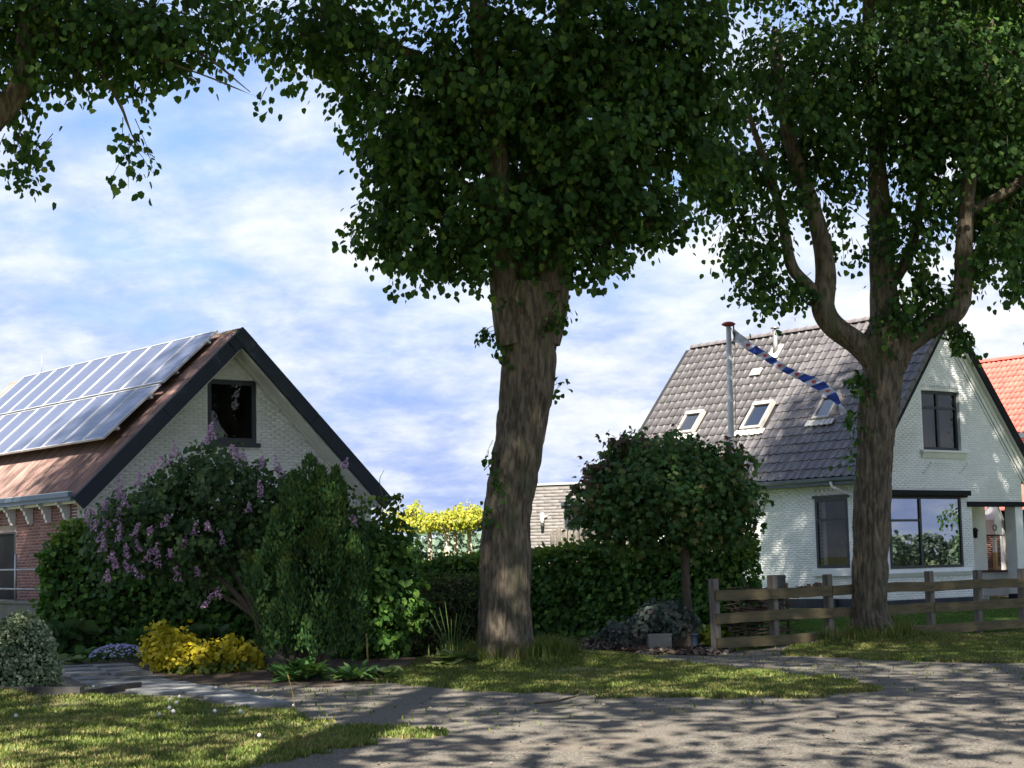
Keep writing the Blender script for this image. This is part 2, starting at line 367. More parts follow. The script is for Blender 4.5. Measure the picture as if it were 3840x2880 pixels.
M['mat_green'] = leaf_mat('low_plant_leaves', [(0.0, (0.042, 0.101, 0.030)), (0.7, (0.076, 0.160, 0.041)), (1.0, (0.151, 0.235, 0.059))], 0.25)
M['pale_green'] = leaf_mat('pale_plant_leaves', [(0.0, (0.10, 0.16, 0.05)), (1.0, (0.20, 0.26, 0.09))], 0.3)
M['variegated'] = leaf_mat('variegated_leaves', [(0.0, (0.095, 0.147, 0.078)), (0.45, (0.191, 0.258, 0.129)), (0.8, (0.380, 0.449, 0.258)), (1.0, (0.724, 0.759, 0.517))], 0.2)
M['grey_leaf'] = leaf_mat('grey_green_leaves', [(0.0, (0.070, 0.105, 0.084)), (0.7, (0.119, 0.154, 0.126)), (1.0, (0.196, 0.154, 0.140))], 0.2)
M['plane'] = leaf_mat('young_plane_leaves', [(0.0, (0.16, 0.20, 0.018)), (0.6, (0.28, 0.29, 0.03)), (1.0, (0.42, 0.34, 0.06))], 0.35)
M['wood_far'] = leaf_mat('far_wood_hazed_leaves', [(0.0, (0.06, 0.10, 0.07)), (0.5, (0.085, 0.13, 0.085)), (1.0, (0.12, 0.16, 0.10))], 0.1)  # haze of distance is mixed into the leaf colour
M['grass'] = leaf_mat('grass_blades', [(0.0, (0.075, 0.112, 0.022)), (0.5, (0.106, 0.150, 0.027)), (0.85, (0.163, 0.181, 0.044)), (1.0, (0.312, 0.250, 0.106))], 0.3)
M['lawn'] = leaf_mat('lawn_blades', [(0.0, (0.050, 0.110, 0.018)), (1.0, (0.095, 0.155, 0.026))], 0.3)
M['litter'] = leaf_mat('leaf_litter', [(0.0, (0.055, 0.036, 0.024)), (0.6, (0.12, 0.085, 0.065)), (1.0, (0.22, 0.17, 0.14))], 0.0)
M['seed'] = mat('seed_head', (0.55, 0.55, 0.52), 0.9)
M['straw'] = leaf_mat('dry_grass_blades', [(0.0, (0.16, 0.13, 0.05)), (1.0, (0.30, 0.24, 0.11))], 0.2)
M['twig'] = M['thin_bark']

# ------------------------------------------------------------------ leaves, twigs, crowns
LEAF = np.array([(0, 0, 0), (0.22, 0.46, 0.10), (0.70, 0.36, 0.08), (1.0, 0, -0.08), (0.70, -0.36, 0.08), (0.22, -0.46, 0.10)])
LANCE = np.array([(0, 0, 0), (0.3, 0.20, 0.05), (0.7, 0.17, 0.04), (1.0, 0, -0.05), (0.7, -0.17, 0.04), (0.3, -0.20, 0.05)])
STAR = np.array([(0, 0, 0), (0.15, 0.42, 0.05), (0.62, 0.52, -0.06), (0.62, 0.16, 0.05), (1.05, 0, -0.08), (0.62, -0.16, 0.05), (0.62, -0.52, -0.06), (0.15, -0.42, 0.05)])
def leaves(P, D, N, size, shape=LEAF):
    """leaf blades: base at P, pointing along D, facing N -> (V, [F])"""
    P, D, N = np.asarray(P, float), unit(np.asarray(D, float)), np.asarray(N, float)
    N = unit(N - D * (N * D).sum(1, keepdims=True)); B = np.cross(N, D)
    s = np.broadcast_to(np.asarray(size, float), (len(P),))[:, None, None]
    k = len(shape)
    V = P[:, None] + s * (shape[None, :, 0:1] * D[:, None] + shape[None, :, 1:2] * B[:, None] + shape[None, :, 2:3] * N[:, None])
    o = (np.arange(len(P)) * k)[:, None]
    h = k // 2
    q1 = np.arange(0, h + 1)[None]; q2 = np.concatenate([[0], np.arange(h, k)])[None]
    return V.reshape(-1, 3), [o + q1, o + q2]
class Acc:
    """accumulates numpy geometry"""
    def __init__(s): s.V, s.F, s.n = [], {}, 0
    def add(s, V, Fs):
        V = np.asarray(V, float).reshape(-1, 3)
        for f in Fs:
            f = np.asarray(f)
            if len(f): s.F.setdefault(f.shape[1], []).append(f + s.n)
        s.V.append(V); s.n += len(V)
    def tube(s, pts, rad, n=5): V, F = tube_np(pts, rad, n); s.add(V, [F])
    def build(s, name, m, parent=None, base=(0, 0, 0), smooth=False, loc=(0, 0, 0)):
        V = np.concatenate(s.V) - np.array(base, float)
        return link(name, np_mesh(name, V, [np.concatenate(f) for f in s.F.values()], m, smooth), parent, loc)
def rdir(rng, n): return unit(rng.normal(size=(n, 3)))
def sprays(rng, lobes, n_clusters, per, size, length=0.42, droop=0.55, shell=2.4, keep=None, flat=0.095):
    """leafy twig ends spread through ellipsoid lobes (x,y,z,rx,ry,rz,weight): returns leaf arrays and twig lines"""
    L = np.array(lobes, float)
    w = L[:, 6] * (L[:, 3] * L[:, 4] * L[:, 5]) ** 0.72
    k = rng.choice(len(L), n_clusters, p=w / w.sum())
    d = rdir(rng, n_clusters); r = rng.random(n_clusters) ** (1 / shell)
    r *= 1 + 0.22 * (vnoise(d[:, 0] * 2.3 + k, d[:, 1] * 2.3, d[:, 2] * 2.3) - 0.5) * 2
    C = L[k, :3] + d * r[:, None] * L[k, 3:6]
    out = d * np.array([1, 1, 0.35]); A = unit(unit(out) * 0.75 + np.array([0, 0, -droop]) + rdir(rng, n_clusters) * 0.45)
    if keep is not None:
        m = keep(C); C, A, d = C[m], A[m], d[m]
    n = len(C); ln = length * (0.6 + 0.8 * rng.random(n))
    t = rng.random((n, per)) - 0.35
    sag = np.zeros((n, per, 3)); sag[:, :, 2] = -0.35 * (t + 0.35) ** 2 * ln[:, None]
    P = C[:, None] + A[:, None] * (t * ln[:, None])[..., None] + sag + rng.normal(size=(n, per, 3)) * flat * np.minimum(1, length / 0.42)
    P = P.reshape(-1, 3)
    D = unit(np.repeat(A, per, 0) * 0.5 + np.array([0, 0, -0.75]) + rdir(rng, len(P)) * 0.6)
    N = unit(np.repeat(d, per, 0) * 0.8 + np.array([0, 0, 0.6]) + rdir(rng, len(P)) * 0.8)
    return P, D, N, size * (0.65 + 0.7 * rng.random(len(P))), C, A, ln
def twig_lines(acc, C, A, ln, r=0.006, step=1):
    for i in range(0, len(C), step):
        a = C[i] - A[i] * ln[i] * 0.75; b = C[i]; c = C[i] + A[i] * ln[i] * 0.5 + np.array([0, 0, -0.10 * ln[i]])
        acc.tube([a, b, c], [r * 1.5, r, r * 0.5], 3)
def trunk_mesh(pts, n_around=150, n_up=360, fissure=0.022, flare=None):
    """pts rows: x, y, z, radius; fissured bark is real relief"""
    s = spline(pts, n_up); P, rad = s[:, :3], s[:, 3]
    V, F = tube_np(P, rad, n_around)
    ang = np.tile(np.linspace(0, 2 * np.pi, n_around, endpoint=False), n_up)
    z = np.repeat(np.concatenate([[0], np.cumsum(np.linalg.norm(np.diff(P, axis=0), axis=1))]), n_around)
    Rr = np.repeat(rad, n_around)
    ca, sa = np.cos(ang) * Rr, np.sin(ang) * Rr
    warp = (vnoise(ca * 4, sa * 4, z * 1.4) - 0.5) * 0.9
    n1 = np.abs(vnoise(ca * 21 + warp * 3, sa * 21 + warp * 3, z * 2.1) - 0.5) * 2
    n2 = vnoise(ca * 32 + warp * 4, sa * 32, z * 4.5 + 9)
    lump = vnoise(ca * 3.1 + 5, sa * 3.1, z * 1.1) - 0.5
    disp = fissure * (np.minimum(n1, 0.55) - 0.35) * 2.0 + fissure * 0.9 * (n2 - 0.5) + 0.16 * Rr * lump
    if flare: disp += flare[0] * np.exp(-z / flare[1]) * (0.55 + 0.75 * vnoise(np.cos(ang) * 2.2 + 3, np.sin(ang) * 2.2, z * 0.2))
    cen = np.repeat(P, n_around, 0); dirv = unit(V - cen)
    return V + dirv * disp[:, None], F
class Boughs:
    def __init__(s): s.a = Acc()
    def limb(s, pts, n=26, na=14, fissure=0.010):
        V, F = trunk_mesh(pts, na, n, fissure); s.a.add(V, [F])

# ------------------------------------------------------------------ ground: one height field, cut into zones
LIME = [(-7.7, 22.4), (-0.18, 27.80), (6.35, 31.63), (12.7, 35.6), (21.8, 51.2)]
def hgt(x, y):
    x, y = np.asarray(x, float), np.asarray(y, float)
    h = 0.02 * (vnoise(x * 0.6, y * 0.6) - 0.5) + 0.012 * (vnoise(x * 3.1, y * 3.1) - 0.5)
    for (tx, ty), a, s in zip(LIME, (0.18, 0.17, 0.21, 0.2, 0.2), (1.3, 1.5, 1.4, 1.4, 1.4)):
        h = h + a * np.exp(-(((x - tx) / (1.5 * s)) ** 2 + ((y - ty) / s) ** 2))
    u = (x - 3.3) * 0.6167 - (y - 29.6) * 0.7872           # behind the fence the lawn rises a little to the house
    h = h + 0.15 * np.clip((-u - 1.0) / 8.0, 0, 1) * (x > 3)
    h = h + 0.26 * np.clip((y - 25.5) / 4.5, 0, 1) * np.clip((-1.6 - x) / 2.0, 0, 1)   # up towards the barn
    return h
def hz(x, y): return float(hgt(np.array([x]), np.array([y]))[0])
lawn_front = [(-7.06, 22.27), (-5.49, 22.05), (-4.83, 22.42), (-3.83, 21.20), (-2.92, 19.82), (-2.02, 18.25), (-1.17, 17.18), (-0.63, 16.48), (-1.27, 16.07), (-1.87, 15.05), (-2.18, 14.24), (-2.32, 12.80), (-3.98, 12.15)]
mound = [(-1.88, 23.83), (-1.68, 26.10), (-1.28, 28.78), (-0.80, 31.74), (-0.25, 34.55), (0.52, 32.60), (1.50, 28.82), (2.61, 26.19), (3.38, 24.72), (4.06, 23.00), (4.31, 20.79), (3.43, 20.13), (2.50, 19.96), (0.97, 20.71), (-0.71, 22.35)]
fence_a, fence_b = np.array((3.33, 29.52)), np.array([10.0, 34.8])
FT = np.array([0.78720, 0.61669])
fence_a = np.array([3.33, 29.544])
verge_right = [(4.19, 28.29), (4.9, 30.4), (12.0, 36.2), (17.0, 40.0), (20, 36), (8.53, 23.47), (7.15, 24.92), (6.31, 25.75), (5.46, 26.62), (4.85, 27.42)]
garden = [(1.2, 36.5), (3.0, 29.8), (3.5, 29.7), (12.0, 36.4), (24, 45.8), (20, 60), (4, 60), (-2, 40)]
bed_left = [(-9.34, 32.98), (-8.26, 30.74), (-6.96, 28.62), (-5.77, 26.86), (-4.81, 25.38), (-4.02, 24.53), (-2.93, 23.60), (-1.93, 23.65), (-1.68, 26.10), (-1.28, 28.78), (-0.80, 32.10), (-0.6, 34.5), (-2.4, 36.4), (-14, 36)]
mulch = [(0.25, 36.06), (0.73, 33.67), (1.45, 31.09), (2.19, 29.29), (3.22, 28.70), (3.5, 29.8), (3.0, 34), (0.5, 36), (-0.5, 34.5)]
bush_bed = [(-7.17, 22.62), (-5.67, 22.67), (-6.35, 24.49), (-7.08, 25.53), (-8.21, 25.90)]
road_poly = [(-2.27, 14.13), (-1.86, 14.97), (-1.27, 15.99), (-0.61, 16.47), (0.39, 17.12), (1.63, 18.00), (3.24, 19.06), (4.29, 19.87), (6.43, 22.19), (9.00, 23.29), (20, 20), (16, 4), (-2, 6), (-5, 12)]
M['road'] = mat('road_asphalt', (0.056, 0.050, 0.042), 0.92, (0.195, 0.172, 0.138), 48.0, detail=2.0, bump=0.7, bscale=90, c3=(0.17, 0.14, 0.105), s3=0.5, lo3=0.5, hi3=0.75)
M['drive'] = mat('sandy_clinker_drive', (0.155, 0.136, 0.106), 0.95, (0.088, 0.080, 0.070), 22.0, bump=0.5, bscale=60, c3=(0.10, 0.105, 0.05), s3=1.1, lo3=0.58, hi3=0.72)
M['soil'] = mat('garden_soil', (0.060, 0.042, 0.030), 0.98, (0.10, 0.072, 0.05), 9.0, bump=0.8, bscale=35)
M['turf'] = mat('worn_turf', (0.070, 0.082, 0.024), 0.95, (0.15, 0.125, 0.058), 1.5, bump=0.6, bscale=50, lo=0.42, hi=0.62)
M['turf_green'] = mat('garden_lawn_base', (0.045, 0.090, 0.018), 0.95, (0.065, 0.11, 0.022), 2.0, bump=0.5, bscale=50)
M['field'] = mat('far_field', (0.08, 0.11, 0.035), 0.95, (0.16, 0.145, 0.06), 0.05)
M['slab'] = mat('grey_paving_slab', (0.25, 0.245, 0.235), 0.85, (0.17, 0.17, 0.16), 4.0, bump=0.25, bscale=40, world_pos=True, orand=0.14)
ZX0, ZX1, ZY0, ZY1, CELL = -15.0, 22.0, 9.0, 61.0, 0.10
def zones():
    xs = np.arange(ZX0, ZX1 + 1e-6, CELL); ys = np.arange(ZY0, ZY1 + 1e-6, CELL)
    nx, ny = len(xs), len(ys)
    gx, gy = np.meshgrid(xs, ys); H = hgt(gx, gy)
    cx, cy = np.meshgrid(xs[:-1] + CELL / 2, ys[:-1] + CELL / 2)
    wx = cx + (vnoise(cx * 2.2, cy * 2.2) - 0.5) * 0.40 + (vnoise(cx * 6, cy * 6, 3) - 0.5) * 0.22
    wy = cy + (vnoise(cx * 2.2, cy * 2.2, 7) - 0.5) * 0.55 + (vnoise(cx * 6, cy * 6, 9) - 0.5) * 0.3
    z = np.zeros(cx.shape, int)                             # 0 driveway
    z[inpoly(wx, wy, road_poly)] = 1
    z[inpoly(cx, cy, garden)] = 4
    z[cy > 47] = 4
    z[(cx < -3.0) & (cy > 36)] = 4
    z[inpoly(wx, wy, bed_left)] = 3
    z[inpoly(wx, wy, mulch)] = 5
    z[inpoly(wx, wy, lawn_front)] = 2; z[inpoly(wx, wy, mound)] = 2; z[inpoly(wx, wy, verge_right)] = 2
    z[inpoly(cx, cy, bush_bed)] = 3
    idx = np.arange(nx * ny).reshape(ny, nx)
    Q = np.stack([idx[:-1, :-1], idx[:-1, 1:], idx[1:, 1:], idx[1:, :-1]], -1)
    V = np.stack([gx, gy, H], -1).reshape(-1, 3)
    for k, nm, m in ((0, 'driveway', 'drive'), (1, 'road', 'road'), (2, 'grass_verge', 'turf'), (3, 'garden_bed', 'soil'), (4, 'lawn', 'turf_green'), (5, 'mulch_bed', 'soil')):
        q = Q[z == k].reshape(-1, 4)
        u, inv = np.unique(q, return_inverse=True)
        o = link(nm, np_mesh(nm, V[u], [inv.reshape(-1, 4)], M[m], True)); o['kind'] = 'structure'
    return z, cx, cy
ZONE, ZCX, ZCY = zones()
g = MB()
B_ = 900.0
for x0, x1, y0, y1 in ((-B_, ZX0, -B_, B_), (ZX1, B_, -B_, B_), (ZX0, ZX1, -B_, ZY0), (ZX0, ZX1, ZY1, B_)):
    g.add([(x0, y0, -0.012), (x1, y0, -0.012), (x1, y1, -0.012), (x0, y1, -0.012)], [(0, 1, 2, 3)])
g.build('ground', M['field'])['kind'] = 'structure'
rb = MB()
rb.add([(-80, -9, -0.004), (80, -9, -0.004), (80, 8.9, -0.004), (-80, 8.9, -0.004)], [(0, 1, 2, 3)])

def wall_pieces(mb, x0, x1, top, opens, th, mi=0, z0=0.0, axis='x', at=0.0):
    """wall in the x-z (or y-z) plane with openings cut out; top(x) gives the height; th is the thickness towards +y (+x)"""
    xs = sorted({x0, x1, *[v for o in opens for v in o[:2]], *getattr(top, 'breaks', [])})
    xs = [x for x in xs if x0 - 1e-6 <= x <= x1 + 1e-6]
    for a, b in zip(xs[:-1], xs[1:]):
        m = (a + b) / 2; hol = sorted([(o[2], o[3]) for o in opens if o[0] < m < o[1]]); lo = z0
        segs = []
        for c, d in hol: segs.append((lo, c, False)); lo = d
        segs.append((lo, None, True))
        for c, d, last in segs:
            if last: poly = [(a, c), (b, c), (b, top(b)), (a, top(a))]
            elif d - c > 1e-4: poly = [(a, c), (b, c), (b, d), (a, d)]
            else: continue
            if axis == 'x': mb.prism([(p, at, q) for p, q in poly], (0, th, 0), mi)
            else: mb.prism([(at, p, q) for p, q in poly], (th, 0, 0), mi)
class Top:
    def __init__(s, f, breaks=()): s.f, s.breaks = f, list(breaks)
    def __call__(s, x): return s.f(x)
def bricks(x0, x1, z0, top, opens, course=0.0625, length=0.22, joint=0.010, proud=0.0045, axis='x', at=0.0, sgn=-1, seed=1, soldier=()):
    """running-bond bricks standing proud of a wall; one numpy mesh"""
    rng = np.random.RandomState(seed); bx = []
    n = int((max(top(x) for x in np.linspace(x0, x1, 41)) - z0) / course) + 1
    for r in range(n):
        za, zb = z0 + r * course, z0 + (r + 1) * course - joint
        x = x0 - (0.5 * length if r % 2 else 0)
        while x < x1:
            a, b = max(x, x0), min(x + length - joint, x1); x += length
            if b - a < 0.03: continue
            if zb > min(top(a), top(b)): continue
            ok = True
            for o in opens:
                if a < o[1] and b > o[0] and za < o[3] and zb > o[2]:
                    if a < o[0] - 0.03: b = o[0] - 0.004
                    elif b > o[1] + 0.03: a = o[1] + 0.004
                    else: ok = False
            if ok: bx.append((a, b, za, zb))
    bx = np.array(bx); m = len(bx); p = proud * (0.55 + 0.7 * rng.random(m)); c = 0.003
    A = np.zeros((m, 8, 3)); ix, iy = (0, 1) if axis == 'x' else (1, 0)
    for j, (s, t, f) in enumerate(((0, 2, 0), (1, 2, 0), (1, 3, 0), (0, 3, 0), (0, 2, 1), (1, 2, 1), (1, 3, 1), (0, 3, 1))):
        A[:, j, ix] = bx[:, s] + (c if s == 0 else -c) * f
        A[:, j, 2] = bx[:, t] + (c if t == 2 else -c) * f
        A[:, j, iy] = at + (sgn * p if f else -sgn * 0.004)
    o = (np.arange(m) * 8)[:, None]
    F = np.concatenate([o + np.array([q]) for q in ((4, 5, 6, 7), (0, 1, 5, 4), (1, 2, 6, 5), (2, 3, 7, 6), (3, 0, 4, 7))])
    return A.reshape(-1, 3), F

# ------------------------------------------------------------------ windows
def window(parent, name, plane, a0, a1, z0, z1, at, fw=0.07, depth=0.07, mull=(), bars=(), glass='glass_dark', sill=None, room=0.5, curtains=(), axis='x', inset=0.06):
    """frame set into an opening; mull: x positions, bars: (x0, x1, z); pane behind; dim room behind that. axis x: outward is -y, axis y: outward is -x"""
    def T(p): return p if axis == 'x' else (p[1], p[0], p[2])
    def bx(mb, x0, x1, y0, y1, zz0, zz1, mi=0):
        if axis == 'x': mb.box(x0, x1, y0, y1, zz0, zz1, mi)
        else: mb.box(y0, y1, x0, x1, zz0, zz1, mi)
    y0, y1 = at + inset, at + inset + depth
    f = MB()
    bx(f, a0 + .002, a0 + fw, y0, y1, z0 + .002, z1 - .002); bx(f, a1 - fw, a1 - .002, y0, y1, z0 + .002, z1 - .002)
    bx(f, a0 + fw, a1 - fw, y0, y1, z0 + .002, z0 + fw); bx(f, a0 + fw, a1 - fw, y0, y1, z1 - fw, z1 - .002)
    w = f.build(name, M['frame'], parent)
    for x in mull:
        m = MB(); bx(m, x - fw * .55, x + fw * .55, y0 - .006, y1 - .004, z0 + fw, z1 - fw); m.build('mullion', M['frame'], w)
    for x0, x1, z in bars:
        m = MB(); bx(m, x0, x1, y0 - .003, y1 - .006, z - fw * .42, z + fw * .42); m.build('transom', M['frame'], w)
    xs = [a0 + fw, *[v for x in mull for v in (x - fw * .55, x + fw * .55)], a1 - fw]
    for i in range(0, len(xs), 2):
        cut = sorted(z for x0, x1, z in bars if x0 <= (xs[i] + xs[i + 1]) / 2 <= x1)
        zz = [z0 + fw, *[v for z in cut for v in (z - fw * .42, z + fw * .42)], z1 - fw]
        for j in range(0, len(zz), 2):
            p = MB(); bx(p, xs[i], xs[i + 1], y0 + .030, y0 + .036, zz[j], zz[j + 1]); p.build('pane', M[glass], w)
    if room:
        r = MB(); yb = y1 + room
        q = [(a0, y1), (a1, y1), (a1, yb), (a0, yb)]
        for (pa, pb) in ((0, 3), (3, 2), (2, 1)):
            v = [(*q[pa], z0), (*q[pb], z0), (*q[pb], z1), (*q[pa], z1)]; r.add([T(p) for p in v], [(0, 1, 2, 3)])
        for z in (z0, z1): r.add([T((*p, z)) for p in q], [(0, 1, 2, 3)])
        r.build('room', M['room'], w)
    for x0, x1, zc0, zc1, mt, off in curtains:
        c = MB(); nn = max(4, int((x1 - x0) / 0.035)); pts = []
        for i in range(nn + 1):
            x = x0 + (x1 - x0) * i / nn; pts.append((x, y1 + off + 0.012 * math.sin(i * 2.2)))
        v = [T((*p, zc0)) for p in pts] + [T((*p, zc1)) for p in pts]
        c.add(v, [(i, i + 1, nn + 2 + i, nn + 1 + i) for i in range(nn)], 0, True); c.build('curtain', M[mt], w)
    if sill:
        s = MB(); bx(s, a0 - sill[0], a1 + sill[0], at - sill[1], at + 0.05, z0 - sill[2], z0 - .003); s.build('sill', M[sill[3]], w)
    return w

# ------------------------------------------------------------------ white gabled barn with solar panels
barn = thing('barn', 'white gabled barn with solar panels on its rusty corrugated roof', 'barn', (-8.363, 33.75, 0), R(38.47))
BW, BZE, BZR, BL = 7.0956, 3.1363, 6.5356, 11.9
BK = (BZR - BZE) / (BW / 2)                                  # slope
bc = BW / 2
def broof(a): return BZR - abs(a - bc) * BK
btop = Top(lambda a: broof(a) - 0.16, [bc])
GB = 0.45                                                    # gable wall plane
bwin = (2.97, 4.13, 4.21, 5.53)
w = MB(); wall_pieces(w, 0.10, BW - 0.10, btop, [bwin], 0.24, 0, 0.0, 'x', GB)
w.build('gable_wall', M['white_mortar'], barn)
V, F = bricks(0.10, BW - 0.10, 1.0, btop, [(bwin[0] - .01, bwin[1] + .01, bwin[2] - .02, bwin[3] + .01)], axis='x', at=GB, sgn=-1, seed=2)
o = link('white_bricks', np_mesh('white_bricks', V, [F], M['white_brick']), barn); o['kind'] = 'stuff'
bdoor = (3.46, 5.6, 1.05, 2.46)
stop = Top(lambda b: broof(0.1) - 0.02)
w = MB(); wall_pieces(w, GB + 0.24, BL - 0.2, stop, [bdoor], 0.24, 0, 0.0, 'y', 0.10)
w.build('side_wall', M['mortar'], barn)
V, F = bricks(GB + 0.004, BL - 0.2, 0.6, stop, [(bdoor[0] - .01, bdoor[1] + .01, bdoor[2] - .02, bdoor[3] + .12)], axis='y', at=0.10, sgn=-1, proud=0.005, seed=3)
o = link('red_bricks', np_mesh('red_bricks', V, [F], M['red_brick']), barn); o['kind'] = 'stuff'
w = MB(); w.box(BW - 0.34, BW - 0.10, GB + 0.24, BL - 0.2, 0, stop(0)); wall_pieces(w, 0.10, BW - 0.10, btop, [], 0.2, 0, 0.0, 'x', BL - 0.4)
w.build('rear_wall', M['white_mortar'], barn)
w = MB(); w.box(0.16, 0.20, bdoor[0], bdoor[1], bdoor[2], bdoor[3]); dr = w.build('door', M['black'], barn)
w = MB(); w.box(0.115, 0.18, bdoor[0] - .0, bdoor[0] + .12, bdoor[2], bdoor[3] - .0); w.box(0.115, 0.18, bdoor[0] + .12, bdoor[1], bdoor[3] - .03, bdoor[3] + .10); w.build('door_frame', M['frame'], dr)
window(barn, 'window', None, *bwin[:2], *bwin[2:], GB, fw=0.10, depth=0.07, glass='glass_dark', inset=0.02, sill=(0.06, 0.07, 0.09, 'frame'), room=0.6)
# corrugated roof sheets, real waves
def sheet(name, b0, b1, u0, u1, side, off):
    pitch = 0.095; n = int((b1 - b0) / pitch * 6); bb = np.linspace(b0, b1, n + 1)
    wv = 0.018 * np.cos(2 * np.pi * bb / pitch)
    sl = math.hypot(1, BK); nx, nz = -BK / sl * side, 1 / sl
    rows = []
    for u in np.linspace(u0, u1, 4):
        a = (bc - side * bc) + side * u / sl; z = BZE + u * BK / sl
        rows.append(np.stack([a + nx * (off + wv), bb, z + nz * (off + wv)], -1))
    Vv = np.concatenate(rows); idx = np.arange(len(Vv)).reshape(4, n + 1)
    Q = np.stack([idx[:-1, :-1], idx[:-1, 1:], idx[1:, 1:], idx[1:, :-1]], -1).reshape(-1, 4)
    return link(name, np_mesh(name, Vv, [Q], M['corrugated'], True), barn)
SLEN = math.hypot(bc, BZR - BZE)
for side in (1, -1):
    for i, (u0, u1) in enumerate(((-0.24, 1.75), (1.62, 3.45), (3.32, SLEN - 0.02))):
        for b0, b1 in ((0.06, 4.0), (3.93, 8.0), (7.93, BL)):
            sheet('roof_sheet', b0, b1, u0, u1, side, 0.012 + 0.022 * i)
w = MB()
for side in (1, -1):
    pa, pb = (bc - side * (bc + .1), BZE - .1 * BK - .05), (bc, BZR - .05)
    w.prism([(pa[0], 0.10, pa[1]), (pb[0], 0.10, pb[1]), (pb[0], 0.10, pb[1] - .07), (pa[0], 0.10, pa[1] - .07)], (0, BL - 0.2, 0))
w.build('roof_deck', M['white_paint'], barn)
for i in range(12):
    y = 0.02 + i * 1.0; r = MB(); pr = []
    for k in range(9):
        t = math.pi * k / 8; pr.append((bc + 0.14 * math.cos(t), y, BZR - 0.08 + 0.12 * math.sin(t)))
    r.prism(pr, (0, 0.985, 0)); r.build('ridge_cap', M['ridge_moss'], barn)
# barge boards: planks with joints, crossed end pieces at the apex
def barge(side, u0, u1, y0, y1, wd=0.255, name='barge_board', up=0.045):
    sl = math.hypot(1, BK)
    def pt(u, d): return ((bc - side * bc) + side * (u / sl - (-d) * 0) + side * (BK / sl) * (-d) * -1 * 0 + side * d * BK / sl, BZE + u * BK / sl - d / sl)
    q = [pt(u0, -up), pt(u1, -up), pt(u1, wd), pt(u0, wd)]
    m = MB(); m.prism([(a, y0, z) for a, z in q], (0, y1 - y0, 0)); return m.build(name, M['anthracite'], barn)
for side in (1, -1):
    barge(side, -0.20, 2.40, -0.02, 0.06)
    barge(side, 2.412, SLEN - 0.45, -0.02, 0.06)
    barge(side, SLEN - 0.438, SLEN - 0.10, -0.028, 0.06, 0.255, 'apex_piece')
m = MB(); m.prism([(bc, -0.034, BZR + .055), (bc + .20, -0.034, BZR - .15), (bc, -0.034, BZR - .37), (bc - .20, -0.034, BZR - .15)], (0, 0.09, 0)); m.build('apex_piece', M['anthracite'], barn)
for side in (1, -1):                                          # moulded white soffit under the verge
    sl = math.hypot(1, BK)
    m = MB()
    for k, (d0, d1, ya, yb) in enumerate(((0.12, 0.30, 0.065, 0.445), (0.30, 0.36, 0.36, 0.442))):
        def pt(u, d): return ((bc - side * bc) + side * u / sl + side * d * BK / sl, BZE + u * BK / sl - d / sl)
        q = [pt(-.1, d0), pt(SLEN - d0 * BK - .02, d0), pt(SLEN - d1 * BK - .02, d1), pt(-.1, d1)]
        m.prism([(a, ya, z) for a, z in q], (0, yb - ya, 0))
    m.build('soffit_board', M['white_paint'], barn)
# eaves: fascia, gutter lip, corbels
m = MB(); m.box(-0.235, -0.20, 0.05, BL, 2.97, 3.10); m.box(-0.20, 0.08, 0.05, BL, 2.985, 3.02); m.build('fascia', M['blue_fascia'], barn)
m = MB(); m.box(-0.275, -0.237, 0.05, BL, 3.05, 3.14); m.box(-0.237, -0.17, 0.05, BL, 3.102, 3.125); m.build('gutter', M['blue_fascia'], barn)
m = MB(); m.box(-0.26, -0.17, 0.06, BL, 3.142, 3.155); m.build('gutter_edge', M['white_paint'], barn)
corb = MB(); prof = [(0.09, 2.98), (-0.19, 2.98), (-0.19, 2.93), (-0.155, 2.915), (-0.135, 2.87), (-0.09, 2.85), (-0.08, 2.78), (-0.045, 2.76), (-0.035, 2.68), (-0.005, 2.64), (0.0, 2.60), (0.09, 2.60)]
corb.prism([(a, -0.045, z) for a, z in prof], (0, 0.09, 0))
cm = corb.mesh('corbel', M['white_paint'])
for i in range(12): link('corbel', cm, barn, (0, 0.80 + 0.9 * i, 0))
m = MB(); m.box(BW + 0.10, BW + 0.24, 0.05, BL, 3.0, 3.1); m.build('gutter', M['zinc'], barn)
# solar panels
sl = math.hypot(1, BK); ux, uz = 1 / sl, BK / sl; nx, nz = -BK / sl, 1 / sl
def rp(u, b, d=0.0): return (u * ux + nx * d, b, BZE + u * uz + nz * d)
PW, PH = 0.985, 1.70
fr = MB(); e = 0.028
def slab(mb, u0, u1, b0, b1, d0, d1, mi=0, tilt=1):
    q = [np.array(rp(u, b, d - .0285 * u * tilt)) - np.array(rp(0, 0, 0)) for d in (d0, d1) for u, b in ((u0, b0), (u1, b0), (u1, b1), (u0, b1))]
    mb.add(q, [(3, 2, 1, 0), (5, 6, 7, 4), (1, 5, 4, 0), (2, 6, 5, 1), (3, 7, 6, 2), (0, 4, 7, 3)], mi)
slab(fr, 0, e, 0, PW, 0.10, 0.145); slab(fr, PH - e, PH, 0, PW, 0.10, 0.145); slab(fr, e, PH - e, 0, e, 0.10, 0.145); slab(fr, e, PH - e, PW - e, PW, 0.10, 0.145)
frm = fr.mesh('panel_frame', M['alu'])
ce = MB(); nu, nb = 10, 6; cu_, cb_ = (PH - 2 * e) / nu, (PW - 2 * e) / nb
for i in range(nu):
    for j in range(nb): slab(ce, e + i * cu_ + .006, e + (i + 1) * cu_ - .006, e + j * cb_ + .006, e + (j + 1) * cb_ - .006, 0.12, 0.134)
slab(ce, e, PH - e, e, PW - e, 0.115, 0.1305, 1)
M['backsheet'] = mat('panel_backsheet', (0.16, 0.18, 0.26), 0.18, spec=0.5)
cem = ce.mesh('solar_panel', [M['cell'], M['backsheet']])
